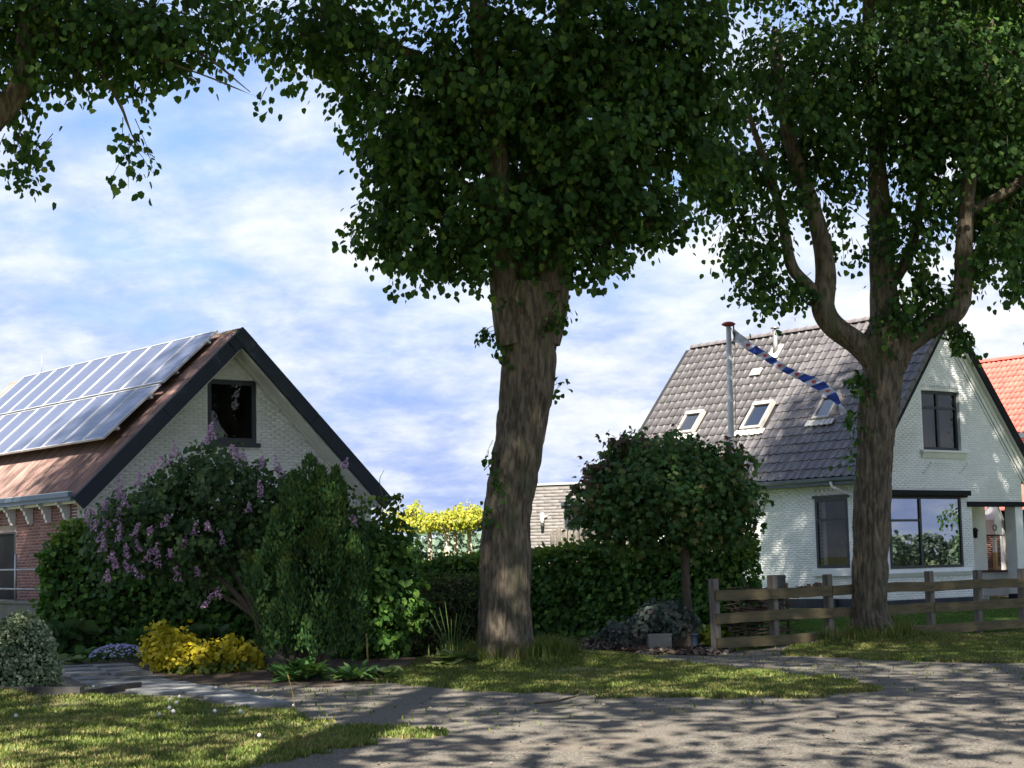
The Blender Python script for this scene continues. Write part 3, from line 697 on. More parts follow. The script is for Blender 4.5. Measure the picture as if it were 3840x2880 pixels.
for row, (u0, dz_) in enumerate(((1.28, .175), (3.05, .125))):
    for i in range(10):
        b = 0.58 + i * 1.015 + (0.0 if row else 0.02)
        p = link('solar_panel', cem, barn, rp(u0, b, dz_)); link('panel_frame', frm, p)
rl = MB()
for u, d_ in ((1.62, .255), (2.6, .225), (3.4, .205), (4.4, .175)): slab(rl, u, u + .045, 0.54, 10.8, d_ - .045, d_, 0, 0)
for q in (rl.V,): rl.V = [tuple(np.array(p) + np.array(rp(0, 0))) for p in q]
rl.build('mounting_rail', M['alu'], barn)
m = MB(); m.tube([(bc, 10.2, BZR), (bc, 10.2, BZR + 0.55)], 0.012, 6); m.build('antenna_rod', M['galv'], barn)
# concrete loading landing with a pipe railing, beside the barn
ramp = thing('loading_ramp', 'mossy concrete landing with a pipe railing at the black barn door', 'ramp', (-8.363, 33.75, 0), R(38.47))
m = MB(); m.box(-.60, .07, .55, 8.0, 0.0, 1.0); m.build('landing', M['concrete'], ramp)
m = MB(); m.box(-.64, -.52, .53, 8.0, 1.003, 1.06); m.build('kerb_edge', M['concrete'], ramp)
for y in (1.85, 4.0, 6.6):
    m = MB(); m.tube([(-.57, y, 1.0), (-.57, y, 1.98)], 0.03, 8); m.build('post', M['galv'], ramp)
for z in (1.68, 1.30):
    m = MB(); m.tube([(-.57, .6, z - .02), (-.57, 4.25, z), (-.57, 8.0, z)], 0.022, 8); m.build('rail', M['galv'], ramp)

# ------------------------------------------------------------------ white house with grey tiled roof
house = thing('house', 'white brick house with grey tiled roof and dark bay window', 'house', (9.34, 46.177, 0), R(38.075))
HW, HZE, HZR, HL = 7.731, 3.682, 8.452, 10.777
HK = (HZR - HZE) / (HW / 2); hc = HW / 2; hsl = math.hypot(1, HK)
def hroof(a): return HZR - abs(a - hc) * HK
A0, A1, HB = 0.45, 7.12, 0.30
htop = Top(lambda a: hroof(a) - 0.13, [hc])
upw = (2.77, 4.43, 4.43, 6.09); bay = (1.16, 4.25, 1.18, 3.14); porch = (4.76, A1 + .01, -0.01, 2.98)
w = MB(); wall_pieces(w, A0, A1, htop, [upw, bay, porch], 0.30, 0, 0.0, 'x', HB); w.build('gable_wall', M['white_mortar'], house)
V, F = bricks(A0, A1, 0.36, htop, [(upw[0] - .02, upw[1] + .02, upw[2] - .27, upw[3] + .02), (bay[0] - .03, bay[1] + .03, bay[2] - .26, bay[3] + .19), (porch[0] - .02, porch[1], 0, porch[3] + .04)], axis='x', at=HB, sgn=-1, seed=4)
o = link('white_bricks', np_mesh('white_bricks', V, [F], M['white_brick']), house); o['kind'] = 'stuff'
swin = (1.10, 2.28, 1.23, 3.13)
htop_s = Top(lambda b: hroof(A0) - 0.02)
w = MB(); wall_pieces(w, HB + .30, HL - .2, htop_s, [swin], 0.30, 0, 0.0, 'y', A0); w.build('side_wall', M['white_mortar'], house)
V, F = bricks(HB + .004, HL - .2, 0.42, htop_s, [(swin[0] - .02, swin[1] + .02, swin[2] - .2, swin[3] + .02)], axis='y', at=A0, sgn=-1, seed=5)
o = link('white_bricks', np_mesh('white_bricks', V, [F], M['white_brick']), house); o['kind'] = 'stuff'
m = MB(); m.box(A0 - .012, A0 + .1, HB - .012, HL - .2, 0, 0.40); m.box(A0 + .1, porch[0], HB - .012, HB + .1, 0, 0.34); m.build('plinth', M['plinth'], house)
w = MB(); wall_pieces(w, A0, A1, htop, [], 0.25, 0, 0.0, 'x', HL - .45); w.box(A1 - .28, A1, 1.9, HL - .45, 0, hroof(A1) - .15); w.build('rear_wall', M['white_mortar'], house)
m = MB(); m.box(A0 + .31, A1 - .3, HB + .31, HL - .5, 3.3, 3.4); m.build('upper_floor', M['room'], house)
# porch recess: back wall, corner pillar, beams
m = MB(); m.box(4.50, A1, 1.62, 1.86, 0, 3.0); m.box(4.50, 4.755, HB + .31, 1.61, 0, 3.0); m.build('porch_wall', M['white_brick'], house)
m = MB(); m.box(6.76, A1, HB, HB + .36, 0.36, 2.97); m.build('pillar', M['white_brick'], house)
m = MB(); m.box(6.75, A1 + .01, HB - .01, HB + .37, 0, 0.355); m.build('plinth', M['plinth'], house)
m = MB(); m.box(4.55, 7.22, HB - .05, HB + .10, 2.855, 3.0); m.build('porch_beam', M['black'], house)
m = MB(); m.box(4.52, A1 - .01, HB + .31, 1.61, 3.0, 3.06); m.build('porch_ceiling', M['white_paint'], house)
m = MB(); m.box(6.84, A1 - .02, HB + .37, 1.61, 0.3, 0.98); lw = m.build('porch_parapet', M['white_brick'], house)
m = MB(); m.box(6.78, A1 + .02, HB + .37, 1.61, 0.985, 1.04); m.build('coping', M['dark_brick'], lw)
m = MB(); m.box(4.78, 6.74, 0.62, 1.6, 0.0, 0.2); m.box(5.0, 6.6, 0.0, 0.6, 0.0, 0.18); m.build('porch_step', M['concrete'], house)
m = MB(); m.box(5.2, 6.1, 1.59, 1.615, 0.2, 2.3); d = m.build('front_door', M['anthracite'], house)
m = MB(); m.tube([(5.3, 1.56, 1.2), (5.42, 1.56, 1.2)], 0.014, 6); m.build('handle', M['alu'], d)
m = MB(); m.lathe([(0.0, 0.32), (0.05, 0.30), (0.10, 0.22), (0.075, 0.20), (0.06, 0.02), (0.03, 0.0)], 10, (6.42, 1.48, 1.98)); m.box(6.40, 6.44, 1.48, 1.62, 2.2, 2.23); m.build('lantern', M['lantern'], house)
# windows
bw = window(house, 'bay_window', None, bay[0], bay[1], bay[2], bay[3], HB, fw=0.075, depth=0.08, mull=(2.46,), bars=((1.2, 2.46, 2.48),), glass='glass_bay', inset=-0.03, room=2.2, curtains=((3.95, 4.15, 1.26, 3.05, 'curtain', 0.12), (1.26, 1.42, 1.26, 3.05, 'curtain', 0.12)))
m = MB(); m.prism([(0.86, HB - .12, 1.06), (4.58, HB - .12, 1.06), (4.50, HB - .03, 1.16), (0.94, HB - .03, 1.16)], (0, 0.10, 0)); m.prism([(0.86, HB - .12, 1.06), (0.86, HB - .05, 0.95), (0.86, HB + .0, 0.95), (0.86, HB + .0, 1.06)], (3.72, 0, 0)); m.build('sill', M['white_paint'], bw)
m = MB(); m.box(0.92, 4.56, HB - .16, HB - .01, 3.16, 3.30); m.box(1.0, 4.48, HB - .10, HB - .005, 3.11, 3.158); m.build('lintel', M['black'], house)
uw = window(house, 'upper_window', None, *upw[:2], *upw[2:], HB, fw=0.085, depth=0.07, mull=(3.56,), bars=((2.8, 3.55, 5.62), (3.57, 4.4, 5.62)), glass='glass_dark', inset=0.10, room=0.7, curtains=((2.86, 3.50, 4.5, 5.55, 'blind', 0.06), (3.64, 4.36, 4.5, 5.55, 'blind', 0.06)))
m = MB(); m.box(2.60, 4.64, HB - .13, HB - .005, 4.36, 4.42); m.prism([(2.66, HB - .10, 4.355), (2.66, HB - .03, 4.20), (2.66, HB - .006, 4.20), (2.66, HB - .006, 4.355)], (1.92, 0, 0)); m.build('sill', M['white_paint'], uw)
sw = window(house, 'side_window', None, swin[0], swin[1], swin[2], swin[3], A0, fw=0.085, depth=0.08, bars=((1.12, 2.26, 2.55),), glass='glass', inset=-0.01, room=1.1, axis='y', curtains=((2.05, 2.20, 1.32, 3.05, 'curtain', 0.10),))
m = MB(); m.box(A0 - .10, A0 - .005, 1.0, 2.40, 1.02, 1.19); m.build('sill', M['white_paint'], sw)
m = MB(); m.box(A0 - .035, A0 - .012, 1.03, 2.35, 3.135, 3.22); m.build('lintel', M['frame'], sw)
m = MB()
for i in range(9): m.tube([(0.80, 1.3 + .02 * i, 1.33), (0.75 - .02 * (i % 3), 1.25 + .06 * i, 1.75 + .1 * (i % 4))], [0.012, 0.02], 4)
m.build('houseplant', M['lime'], sw)
# headers over the windows: little brick dentils, and corbelled bricks under the upper sill
dt = MB()
for i in range(17): dt.box(2.70 + i * .11, 2.76 + i * .11, HB - .03, HB - .007, 6.19, 6.25)
for i in range(8): dt.box(A0 - .028, A0 - .006, 1.12 + i * .16, 1.18 + i * .16, 3.33, 3.40)
for x in (3.02, 4.62):
    for k in range(5): dt.box(x - .085 * k, x + .07 - .085 * k, HB - .045, HB - .007, 4.05 - .066 * k, 4.085 - .066 * k)
dt.build('dentil_bricks', M['white_mortar'], house)['kind'] = 'stuff'
# roof: deck, then tiles one by one
m = MB()
for side in (1, -1):
    q = [(hc - side * hc, HZE - .05), (hc, HZR - .05), (hc, HZR - .14), (hc - side * hc, HZE - .14)]
    m.prism([(a, 0.03, z) for a, z in q], (0, HL - .06, 0))
m.build('roof_deck', M['gap'], house)
TW, NR = 0.2994, 18
HS = math.hypot(hc, HZR - HZE); TH = (HS - 0.10) / NR
hux, huz, hnx, hnz = 1 / hsl, HK / hsl, -HK / hsl, 1 / hsl
tp = [(0.0, 0.012), (0.020, 0.030), (0.050, 0.036), (0.080, 0.028), (0.098, 0.006), (0.150, 0.000), (0.225, 0.000), (0.275, 0.006), (0.292, 0.024), (0.3094, 0.030)]
tV, tF = [], []
LEN = TH + 0.075
for u, lift in ((0.0, 0.026), (LEN, -0.002)):
    for b, h in tp: tV.append((u * hux + hnx * (h + lift), TW - b, u * huz + hnz * (h + lift)))
for b, h in tp: tV.append((0.0 * hux + hnx * (h + 0.004), TW - b, hnz * (h + 0.004)))
k = len(tp)
for i in range(k - 1): tF += [(i, i + 1, k + i + 1, k + i), (2 * k + i, 2 * k + i + 1, i + 1, i)]
tme = bpy.data.meshes.new('tile'); tme.from_pydata(tV, [], tF); tme.materials.append(M['tile']); tme.update()
rng = np.random.RandomState(11)
spots = []
NC = int(HL / TW)
sky_l = [(2.37, 3.02, 2.16, 3.06), (4.98, 5.80, 2.05, 3.10), (7.88, 8.66, 2.15, 3.04)]     # rooflights: b0, b1, u0, u1
for r in range(NR):
    for c in range(NC):
        b, u = 0.02 + c * TW, 0.0 + r * TH
        if any(b + TW * .7 > s[0] and b + TW * .3 < s[1] and u + TH * .6 > s[2] and u + TH * .4 < s[3] for s in sky_l): continue
        spots.append((r, c, b, u))
spots.sort(key=lambda s: (s[2] + 0.25 * s[3]))                # nearest the corner first
rest = Acc()
for i, (r, c, b, u) in enumerate(spots):
    j = rng.normal(size=3) * 0.0025
    loc = (u * hux + hnx * (0.004 + j[0]), b + j[1] * .6, HZE + u * huz + hnz * (0.004 + j[0]))
    if i < 295:
        link('tile', tme, house, loc, (0, rng.normal() * 0.004, rng.normal() * 0.008))
    else: rest.add(np.array(tV) + np.array(loc), [np.array(tF)])
rest.build('roof_tiles', M['tile_rest'], house)['kind'] = 'stuff'
m = MB()                                                      # verge tiles' hanging edges and the dark boards below
for r in range(NR):
    u = r * TH
    q = [rpq for rpq in ((u, .075), (u + TH + .05, .045), (u + TH + .05, -.10), (u, -.10))]
    m.prism([(a * hux + hnx * d, -0.012, HZE + a * huz + hnz * d) for a, d in q], (0, 0.028, 0))
m.build('verge_tiles', M['tile_rest'], house)['kind'] = 'stuff'
for side in (1, -1):
    def pt(u, d): return ((hc - side * hc) + side * u / hsl + side * d * HK / hsl, HZE + u * HK / hsl - d / hsl)
    q = [pt(-.02, -.02 if side < 0 else .09), pt(HS - .02, -.02 if side < 0 else .09), pt(HS - .22 * HK, .22), pt(-.02, .22)]
    b = MB(); b.prism([(a, 0.02, z) for a, z in q], (0, 0.04, 0)); b.build('verge_board', M['black'], house)
    b = MB()
    for d0, d1, ya, yb in ((0.15, 0.20, 0.062, HB - .005), (0.20, 0.33, HB - .10, HB - .004), (0.33, 0.44, HB - .06, HB - .003), (0.47, 0.52, HB - .035, HB - .002)):
        q = [pt(-.05, d0), pt(HS - d0 * HK - .01, d0), pt(HS - d1 * HK - .01, d1), pt(-.05, d1)]
        b.prism([(a, ya, z) for a, z in q], (0, yb - ya, 0))
    b.build('verge_moulding', M['white_paint'], house)
ivy_rng = np.random.RandomState(5)
rt = MB(); rp_ = []
for kk in range(9):
    t = math.pi * kk / 8; rp_.append((0.125 * math.cos(t), 0.0, 0.115 * math.sin(t)))
rt.prism(rp_, (0, 0.40, 0.0)); rt.prism([(x * 1.12, 0.36, z * 1.12) for x, _, z in rp_], (0, 0.05, 0))
rtm = rt.mesh('ridge_tile', M['ridge_tile'])
for i in range(int(HL / 0.385)): link('ridge_tile', rtm, house, (hc, 0.0 + i * 0.385, HZR - 0.02), (0.012 * (1 if i % 2 else -.5), 0, 0))
m = MB(); gp = [(-0.02, 0.02), (-0.03, -0.06), (-0.07, -0.10), (-0.12, -0.10), (-0.16, -0.06), (-0.165, 0.015), (-0.15, 0.02), (-0.145, -0.05), (-0.115, -0.085), (-0.075, -0.085), (-0.045, -0.055), (-0.035, 0.02)]
m.prism([(a + .06, -0.03, HZE - .03 + z) for a, z in gp], (0, HL + .03, 0)); m.build('gutter', M['zinc'], house)
m = MB(); m.box(-0.02, A0 - .005, 0.04, HL - .1, HZE - .20, HZE - .165); m.box(-0.02, 0.01, 0.04, HL - .1, HZE - .165, HZE - .06); m.build('eaves_board', M['zinc'], house)
m = MB(); m.tube([(-0.05, 1.22, HZE - .12), (-0.03, 1.2, HZE - .26), (0.2, 0.95, HZE - .42), (0.36, 0.72, HZE - .52), (0.38, 0.70, HZE - .8), (0.38, 0.70, 0.3)], 0.042, 8); m.build('downpipe', M['white_paint'], house)
m = MB(); m.box(A0 - .12, A0 - .015, 1.62, 1.86, 0.16, 0.40); m.build('meter_box', M['zinc'], house)
# rooflights
def hp(u, b, d): return (u * hux + hnx * d, b, HZE + u * huz + hnz * d)
def hslab(mb, u0, u1, b0, b1, d0, d1, mi=0):
    q = [hp(u, b, d) for d in (d0, d1) for u, b in ((u0, b0), (u1, b0), (u1, b1), (u0, b1))]
    mb.add(q, [(3, 2, 1, 0), (5, 6, 7, 4), (1, 5, 4, 0), (2, 6, 5, 1), (3, 7, 6, 2), (0, 4, 7, 3)], mi)
for b0, b1, u0, u1 in sky_l:
    m = MB(); e = 0.085
    hslab(m, u0, u0 + e, b0, b1, 0.02, 0.15); hslab(m, u1 - 1.6 * e, u1, b0, b1, 0.02, 0.17); hslab(m, u0 + e, u1 - 1.6 * e, b0, b0 + e, 0.02, 0.15); hslab(m, u0 + e, u1 - 1.6 * e, b1 - e, b1, 0.02, 0.15)
    f = m.build('rooflight', M['skyframe'], house)
    m = MB(); hslab(m, u0 + e, u1 - 1.6 * e, b0 + e, b1 - e, 0.10, 0.115); m.build('pane', M['glass_sky'], f)
    m = MB(); hslab(m, u0 + e, u1 - 1.6 * e, b0 + e, b1 - e, 0.00, 0.04); m.build('blind', M['curtain'] if b0 < 3 else M['room'], f)
    m = MB(); n = 10
    for i in range(n):
        x0, x1 = b0 - .18 + (b1 - b0 + .36) * i / n, b0 - .18 + (b1 - b0 + .36) * (i + 1) / n
        hslab(m, u0 - .20 - (.03 if i % 2 else 0), u0 - .005, x0, x1 - .004, 0.06, 0.085 + (.012 if i % 2 else 0))
    m.build('flashing', M['lead'], f)
m = MB(); base = np.array(hp(5.28, 6.2, 0.03)); top = base + np.array([0, 0, 0.78])
m.tube([base, base + [0, 0, .2], base + [0, 0, .70]], [0.11, 0.085, 0.085], 12); m.tube([base + [0, 0, .74], top], 0.14, 12); m.tube([base + [0, 0, .70], base + [0, 0, .745]], 0.03, 6)
fl = m.build('flue_pipe', M['steel'], house)
m = MB(); hslab(m, 5.0, 5.55, 5.98, 6.42, 0.062, 0.085); m.build('flashing', M['lead'], fl)
m = MB(); hslab(m, 4.35, 4.62, 6.35, 6.75, 0.065, 0.10); m.build('vent_tile', M['lead'], house)

# ------------------------------------------------------------------ pale red-roofed neighbour and its low brick wing
nb = thing('brick_house', 'neighbouring house with bright orange red pantile roof and white wall', 'house', (17.9, 54.6, 0), R(38.075))
NZ, NE, NWd, NLn = 8.25, 5.45, 6.6, 11.0
nk = (NZ - NE) / (NWd / 2)
ntop = Top(lambda a: NZ - abs(a - NWd / 2) * nk - .1, [NWd / 2])
m = MB(); wall_pieces(m, 0.2, NWd - .2, ntop, [], 0.3, 0, 0, 'x', 0.3); wall_pieces(m, 0.6, NLn, Top(lambda b: NE + .1), [(3.6, 5.0, 3.2, 4.7), (6.4, 7.8, 3.2, 4.7)], 0.3, 0, 0, 'y', 0.2); m.box(NWd - .5, NWd - .2, .6, NLn, 0, NE); m.build('wall', M['white_paint'], nb)
for y in (3.6, 6.4): window(nb, 'window', None, y, y + 1.4, 3.2, 4.7, 0.2, axis='y', inset=0.03, room=0.4, glass='glass_dark')
m = MB()
for side in (1, -1):
    q = [(NWd / 2 - side * (NWd / 2 + .1), NE - .1 * nk), (NWd / 2, NZ), (NWd / 2, NZ - .1), (NWd / 2 - side * (NWd / 2 + .1), NE - .1 * nk - .1)]
    m.prism([(a, 0.0, z) for a, z in q], (0, NLn, 0))
rf = m.build('roof', M['red_tile'], nb)
nsl = math.hypot(1, nk); NS = math.hypot(NWd / 2 + .1, NZ - NE + .1 * nk)
def pantiles(x0, z0, slope_len, length, y0, sk, name, parent, tw=0.205, th=0.33):
    ac = Acc(); s_ = math.hypot(1, sk); ux_, uz_, nx_, nz_ = 1 / s_, sk / s_, -sk / s_, 1 / s_
    bp = [(0, .03), (.05, .055), (.10, .03), (.15, .005), (.205, .03)]
    tv, tf = [], []
    for u, lf in ((0, .03), (th + .05, 0.0), (0, -.01)):
        for b, h in bp: tv.append((u * ux_ + nx_ * (h + lf), b, u * uz_ + nz_ * (h + lf)))
    kk = 5
    for i in range(4): tf += [(i, kk + i, kk + i + 1, i + 1), (2 * kk + i, i, i + 1, 2 * kk + i + 1)]
    tv = np.array(tv); tf = np.array(tf)
    for r in range(int(slope_len / th)):
        for c in range(int(length / tw)): ac.add(tv + np.array([x0 + r * th * ux_, y0 + c * tw, z0 + r * th * uz_]), [tf])
    o = ac.build(name, M['red_tile'], parent); o['kind'] = 'stuff'; return o
pantiles(-0.1, NE - .1 * nk + .01, NS, NLn, 0.0, nk, 'pantiles', nb)
for i in range(25):
    r = MB(); r.prism([(0.14 * math.cos(math.pi * t / 6) + NWd / 2, i * .44, NZ + .12 * math.sin(math.pi * t / 6)) for t in range(7)], (0, .43, 0)); r.build('ridge_tile', M['red_tile'], nb)
m = MB(); m.box(-.28, -.10, 0, NLn, NE - .24, NE - .08); m.build('gutter', M['zinc'], nb)
wing = thing('garden_wing', 'low brick wing with red roof and white window frames seen through the porch', 'outbuilding', (11.86, 59.4, 0), R(-51.925))
m = MB(); wall_pieces(m, 0.1, 7.6, Top(lambda a: 2.75), [(5.6, 6.6, 0.5, 2.55)], 0.25, 0, 0, 'x', 0.1); m.box(.1, .35, .36, 1.9, 0, 2.75); m.box(7.35, 7.6, .36, 1.9, 0, 2.75); m.build('wall', M['mortar'], wing)
V, F = bricks(0.1, 7.6, 0.2, Top(lambda a: 2.74), [(5.55, 6.65, 0.4, 2.6)], axis='x', at=0.1, sgn=-1, proud=.012, seed=9)
o = link('dark_bricks', np_mesh('dark_bricks', V, [F], M['dark_brick']), wing); o['kind'] = 'stuff'
m = MB(); m.box(-.1, 7.8, -.2, 0.06, 2.62, 2.86); m.build('fascia', M['black'], wing)
m = MB(); m.prism([(-.15, -.3, 2.85), (-.15, 1.9, 4.1), (-.15, 1.95, 2.85)], (8.0, 0, 0)); m.build('roof', M['red_tile'], wing)
ww = window(wing, 'window', None, 5.6, 6.6, 0.5, 2.55, 0.1, inset=0.04, room=0.4, glass='glass_dark', bars=((5.6, 6.6, 1.5),))
m = MB(); m.box(5.47, 5.595, 0.02, 0.088, 0.4, 2.6); m.box(6.605, 6.73, 0.02, 0.088, 0.4, 2.6); m.build('window_surround', M['white_paint'], ww)

# ------------------------------------------------------------------ flat grey brick building in the middle distance
ann = thing('flat_annex', 'flat roofed grey brick annex with tall grey window behind the hedge', 'annex', (-1.2, 55.5, 0), R(-20))
m = MB(); aw = (2.92, 4.6, 0.6, 3.30)
wall_pieces(m, 1.25, 7.0, Top(lambda a: 3.97), [aw], 0.3, 0, 0, 'x', 0.0); m.box(1.25, 1.55, .3, 6, 0, 3.97); m.box(6.7, 7.0, .3, 6, 0, 3.97); m.build('wall', M['grey_mortar'], ann)
V, F = bricks(1.25, 7.0, 0.8, Top(lambda a: 3.96), [(2.89, 4.63, 0.5, 3.33)], course=0.10, length=0.5, joint=.009, proud=.006, axis='x', at=0.0, sgn=-1, seed=7)
o = link('grey_bricks', np_mesh('grey_bricks', V, [F], M['grey_brick']), ann); o['kind'] = 'stuff'
m = MB(); m.box(1.22, 7.03, -.05, 6.0, 3.97, 4.03); m.build('roof_edge', M['alu'], ann)
w_ = window(ann, 'window', None, *aw[:2], *aw[2:], 0.0, fw=0.10, mull=(3.85,), glass='glass_bay', inset=0.02, room=1.2)
m = MB(); m.box(2.84, 4.66, -.10, 0.0, 3.31, 3.42); m.build('lintel', M['anthracite'], ann)
m = MB(); m.tube([(2.22, -.12, 2.62), (2.22, -.12, 2.78)], 0.055, 8, 1); m.tube([(2.22, -.12, 2.78), (2.22, -.12, 3.10)], 0.065, 8, 0); m.tube([(2.22, -.12, 3.0), (2.35, -.07, 3.0), (2.35, 0.0, 3.0)], 0.025, 6, 0); m.build('wall_lamp', [M['white_paint'], M['lantern']], ann)

# ------------------------------------------------------------------ the lime trees
def crown_part(tree, base, lobes, n, per, size, seed, keep=None, m='lime', twigs=True, clump=0.0, **kw):
    rng = np.random.RandomState(seed)
    if clump: keep = lambda C: vnoise(C[:, 0] * 1.35, C[:, 1] * 1.35, C[:, 2] * 1.6) + .5 * vnoise(C[:, 0] * 3.1, C[:, 1] * 3.1, C[:, 2] * 3.1) > clump
    P, D, N, s, C, A, ln = sprays(rng, lobes, n, per, size, keep=keep, **kw)
    V, F = leaves(P, D, N, s)
    o = link('crown', np_mesh('crown', V - np.array(base), F, M[m]), tree)
    if twigs:
        a = Acc(); twig_lines(a, C, A, ln, r=.005); a.build('twigs', M['twig'], tree, base)
    return C
def pt3(*a): return list(a)
# --- the big lime in the middle
B1 = (*LIME[1], hz(*LIME[1]))
t1 = thing('lime_tree', 'thick trunked lime tree standing on the grass mound between barn and hedge', 'tree', B1, group='lime trees along the road')
k1 = 27.3 / 1742.3
V, F = trunk_mesh([(*(-0.19, 27.30, -0.09), .50), (*(-0.17, 27.30, 0.20), .445), (*(-0.19, 27.30, 0.70), .415), (*(-0.15, 27.30, 1.69), .38), (*(-0.12, 27.30, 2.42), .38), (*(0.03, 27.30, 3.14), .40), (*(0.16, 27.30, 3.86), .395), (*(0.27, 27.30, 4.60), .395), (*(0.29, 27.30, 5.16), .44), (*(0.31, 27.30, 5.64), .50), (*(0.34, 27.30, 5.96), .46)], 170, 420, 0.034, (0.09, 0.30))
link('trunk', np_mesh('trunk', V - np.array(B1), [F], M['bark'], True), t1)
b = Boughs()
b.limb([(*(0.08, 27.20, 4.99), .30), (*(-0.03, 27.20, 5.71), .29), (*(-0.10, 27.20, 6.43), .25), (*(-0.15, 27.10, 7.45), .22), (*(-0.22, 27.00, 8.72), .19), (*(-0.38, 27.00, 10.19), .15), (*(-0.49, 27.00, 12.50), .09)])
b.limb([(*(0.43, 27.30, 5.08), .34), (*(0.62, 27.30, 5.71), .33), (*(0.70, 27.30, 6.35), .28), (*(0.77, 27.40, 7.34), .24), (*(0.87, 27.50, 8.83), .20), (*(1.02, 27.60, 10.52), .16), (*(1.26, 27.60, 14.07), .10)])
b.limb([(*(0.76, 27.40, 6.93), .17), (*(1.16, 27.30, 7.71), .14), (*(1.50, 27.20, 8.57), .11), (*(1.85, 27.20, 9.71), .08)])
b.limb([(*(-0.13, 27.10, 7.05), .13), (*(-0.59, 26.90, 7.42), .10), (*(-1.21, 26.80, 7.73), .06), (*(-1.91, 26.80, 7.91), .03)])
b.limb([(*(0.78, 27.30, 6.51), .10), (*(1.44, 27.20, 6.63), .07), (*(2.24, 27.20, 6.87), .045), (*(2.96, 27.20, 6.89), .015)])
b.limb([(*(-0.19, 27.00, 8.40), .13), (*(-1.02, 26.80, 9.33), .09), (*(-2.11, 26.70, 9.81), .06), (*(-3.21, 26.70, 9.92), .03)])
b.limb([(*(0.19, 27.20, 5.70), .24), (*(0.31, 27.40, 6.70), .20), (*(0.38, 27.70, 8.40), .15), (*(0.34, 28.00, 10.49), .12)])
b.a.build('boughs', M['bark'], t1, B1, True)
lob1 = [(*(0.19, 27.30, 7.12), 1.5, 1.5, .85, 1.2), (*(-1.67, 26.90, 6.89), .70, .9, .68, 1.0), (*(-1.30, 27.20, 7.86), .85, 1.2, .8, 1.0), (*(-1.07, 26.80, 6.43), .48, .6, .32, .9), (*(-0.61, 26.60, 6.18), .3, .4, .2, .5),
        (*(1.30, 27.00, 6.47), .45, .7, .40, .8), (*(1.85, 27.20, 7.11), .95, 1.0, .50, 1.0), (*(2.60, 27.20, 7.06), .38, .5, .17, .7), (*(1.49, 27.30, 8.11), 1.3, 1.6, .95, 1.2),
        (*(-2.85, 27.00, 10.00), 1.15, 1.5, .62, 1.0), (*(-1.20, 27.20, 9.04), 1.35, 2.0, 1.1, 1.2), (*(0.57, 27.40, 9.47), 2.0, 2.0, 1.6, 1.3), (*(2.36, 27.60, 9.57), 1.7, 2.0, 1.35, 1.2), (*(-1.68, 27.00, 8.11), .60, 1.0, .45, .8), (*(3.01, 28.00, 8.41), .85, 1.3, .9, .8),
        (*(0.80, 26.90, 6.63), .55, .5, .42, .8), (*(-0.29, 26.80, 6.57), .6, .5, .4, .8),
        (*(-1.79, 27.20, 12.45), 2.5, 3.0, 1.8, .75), (*(0.67, 27.40, 13.82), 3.4, 3.6, 2.5, .7), (*(2.94, 27.60, 12.66), 2.6, 3.2, 2.0, .7), (*(0.76, 27.40, 17.44), 3.6, 3.6, 2.6, .6)]
crown_part(t1, B1, lob1, 7400, 13, 0.115, 101, clump=.58)
a = Acc(); rng = np.random.RandomState(8)
sprs = [(*(-0.28, 26.95, 3.02), .08, .08, .32, 1.0), (*(-0.39, 26.95, 3.36), .10, .08, .12, 1.0), (*(-0.45, 26.95, 2.41), .06, .08, .30, .7), (*(-0.13, 27.00, 4.89), .10, .1, .2, .6), (*(0.70, 27.10, 4.30), .08, .08, .10, .8), (*(-0.33, 27.00, 5.17), .12, .1, .08, .8), (*(-0.05, 27.00, 5.60), .14, .1, .25, .8), (*(0.71, 27.00, 5.50), .3, .15, .3, .8), (*(-0.60, 26.95, 3.31), .05, .05, .05, .3)]
P_, D_, N_, s_, C_, A_, l_ = sprays(rng, sprs, 44, 7, 0.085, length=.2)
V, F = leaves(P_, D_, N_, s_); a.add(V, F); twig_lines(a, C_, A_, l_, .004)
a.build('trunk_shoots', M['lime'], t1, B1)['kind'] = 'stuff'

# --- the forked lime before the white house
B2 = (*LIME[2], hz(*LIME[2]))
t2 = thing('lime_tree', 'forked lime tree in front of the plank fence and white house', 'tree', B2, group='lime trees along the road')
V, F = trunk_mesh([(*(6.38, 31.60, -0.16), .56), (*(6.38, 31.60, 0.17), .43), (*(6.34, 31.60, 0.56), .335), (*(6.40, 31.60, 1.56), .315), (*(6.46, 31.60, 2.48), .34), (*(6.53, 31.60, 3.24), .335), (*(6.64, 31.60, 4.07), .345), (*(6.77, 31.60, 4.84), .35), (*(6.84, 31.60, 5.26), .46), (*(6.87, 31.60, 5.57), .42), (*(6.86, 31.60, 5.81), .30)], 140, 380, 0.028, (0.10, 0.3))
link('trunk', np_mesh('trunk', V - np.array(B2), [F], M['bark'], True), t2)
b = Boughs()
b.limb([(*(6.79, 31.60, 4.96), .28), (*(6.35, 31.50, 5.38), .23), (*(5.87, 31.40, 5.73), .22), (*(5.69, 31.40, 6.10), .215), (*(5.76, 31.40, 6.58), .19), (*(5.73, 31.40, 7.13), .175), (*(5.61, 31.40, 7.78), .165), (*(5.40, 31.30, 8.42), .155), (*(5.24, 31.30, 8.98), .135), (*(5.06, 31.20, 9.89), .11), (*(4.98, 31.20, 11.21), .08)], 60, 18)
b.limb([(*(5.71, 31.40, 6.17), .12), (*(5.42, 31.35, 6.49), .115), (*(5.14, 31.30, 6.80), .115), (*(5.05, 31.30, 7.32), .10), (*(4.93, 31.20, 7.94), .09), (*(4.70, 31.10, 8.67), .075), (*(4.40, 31.00, 9.67), .05)], 40)
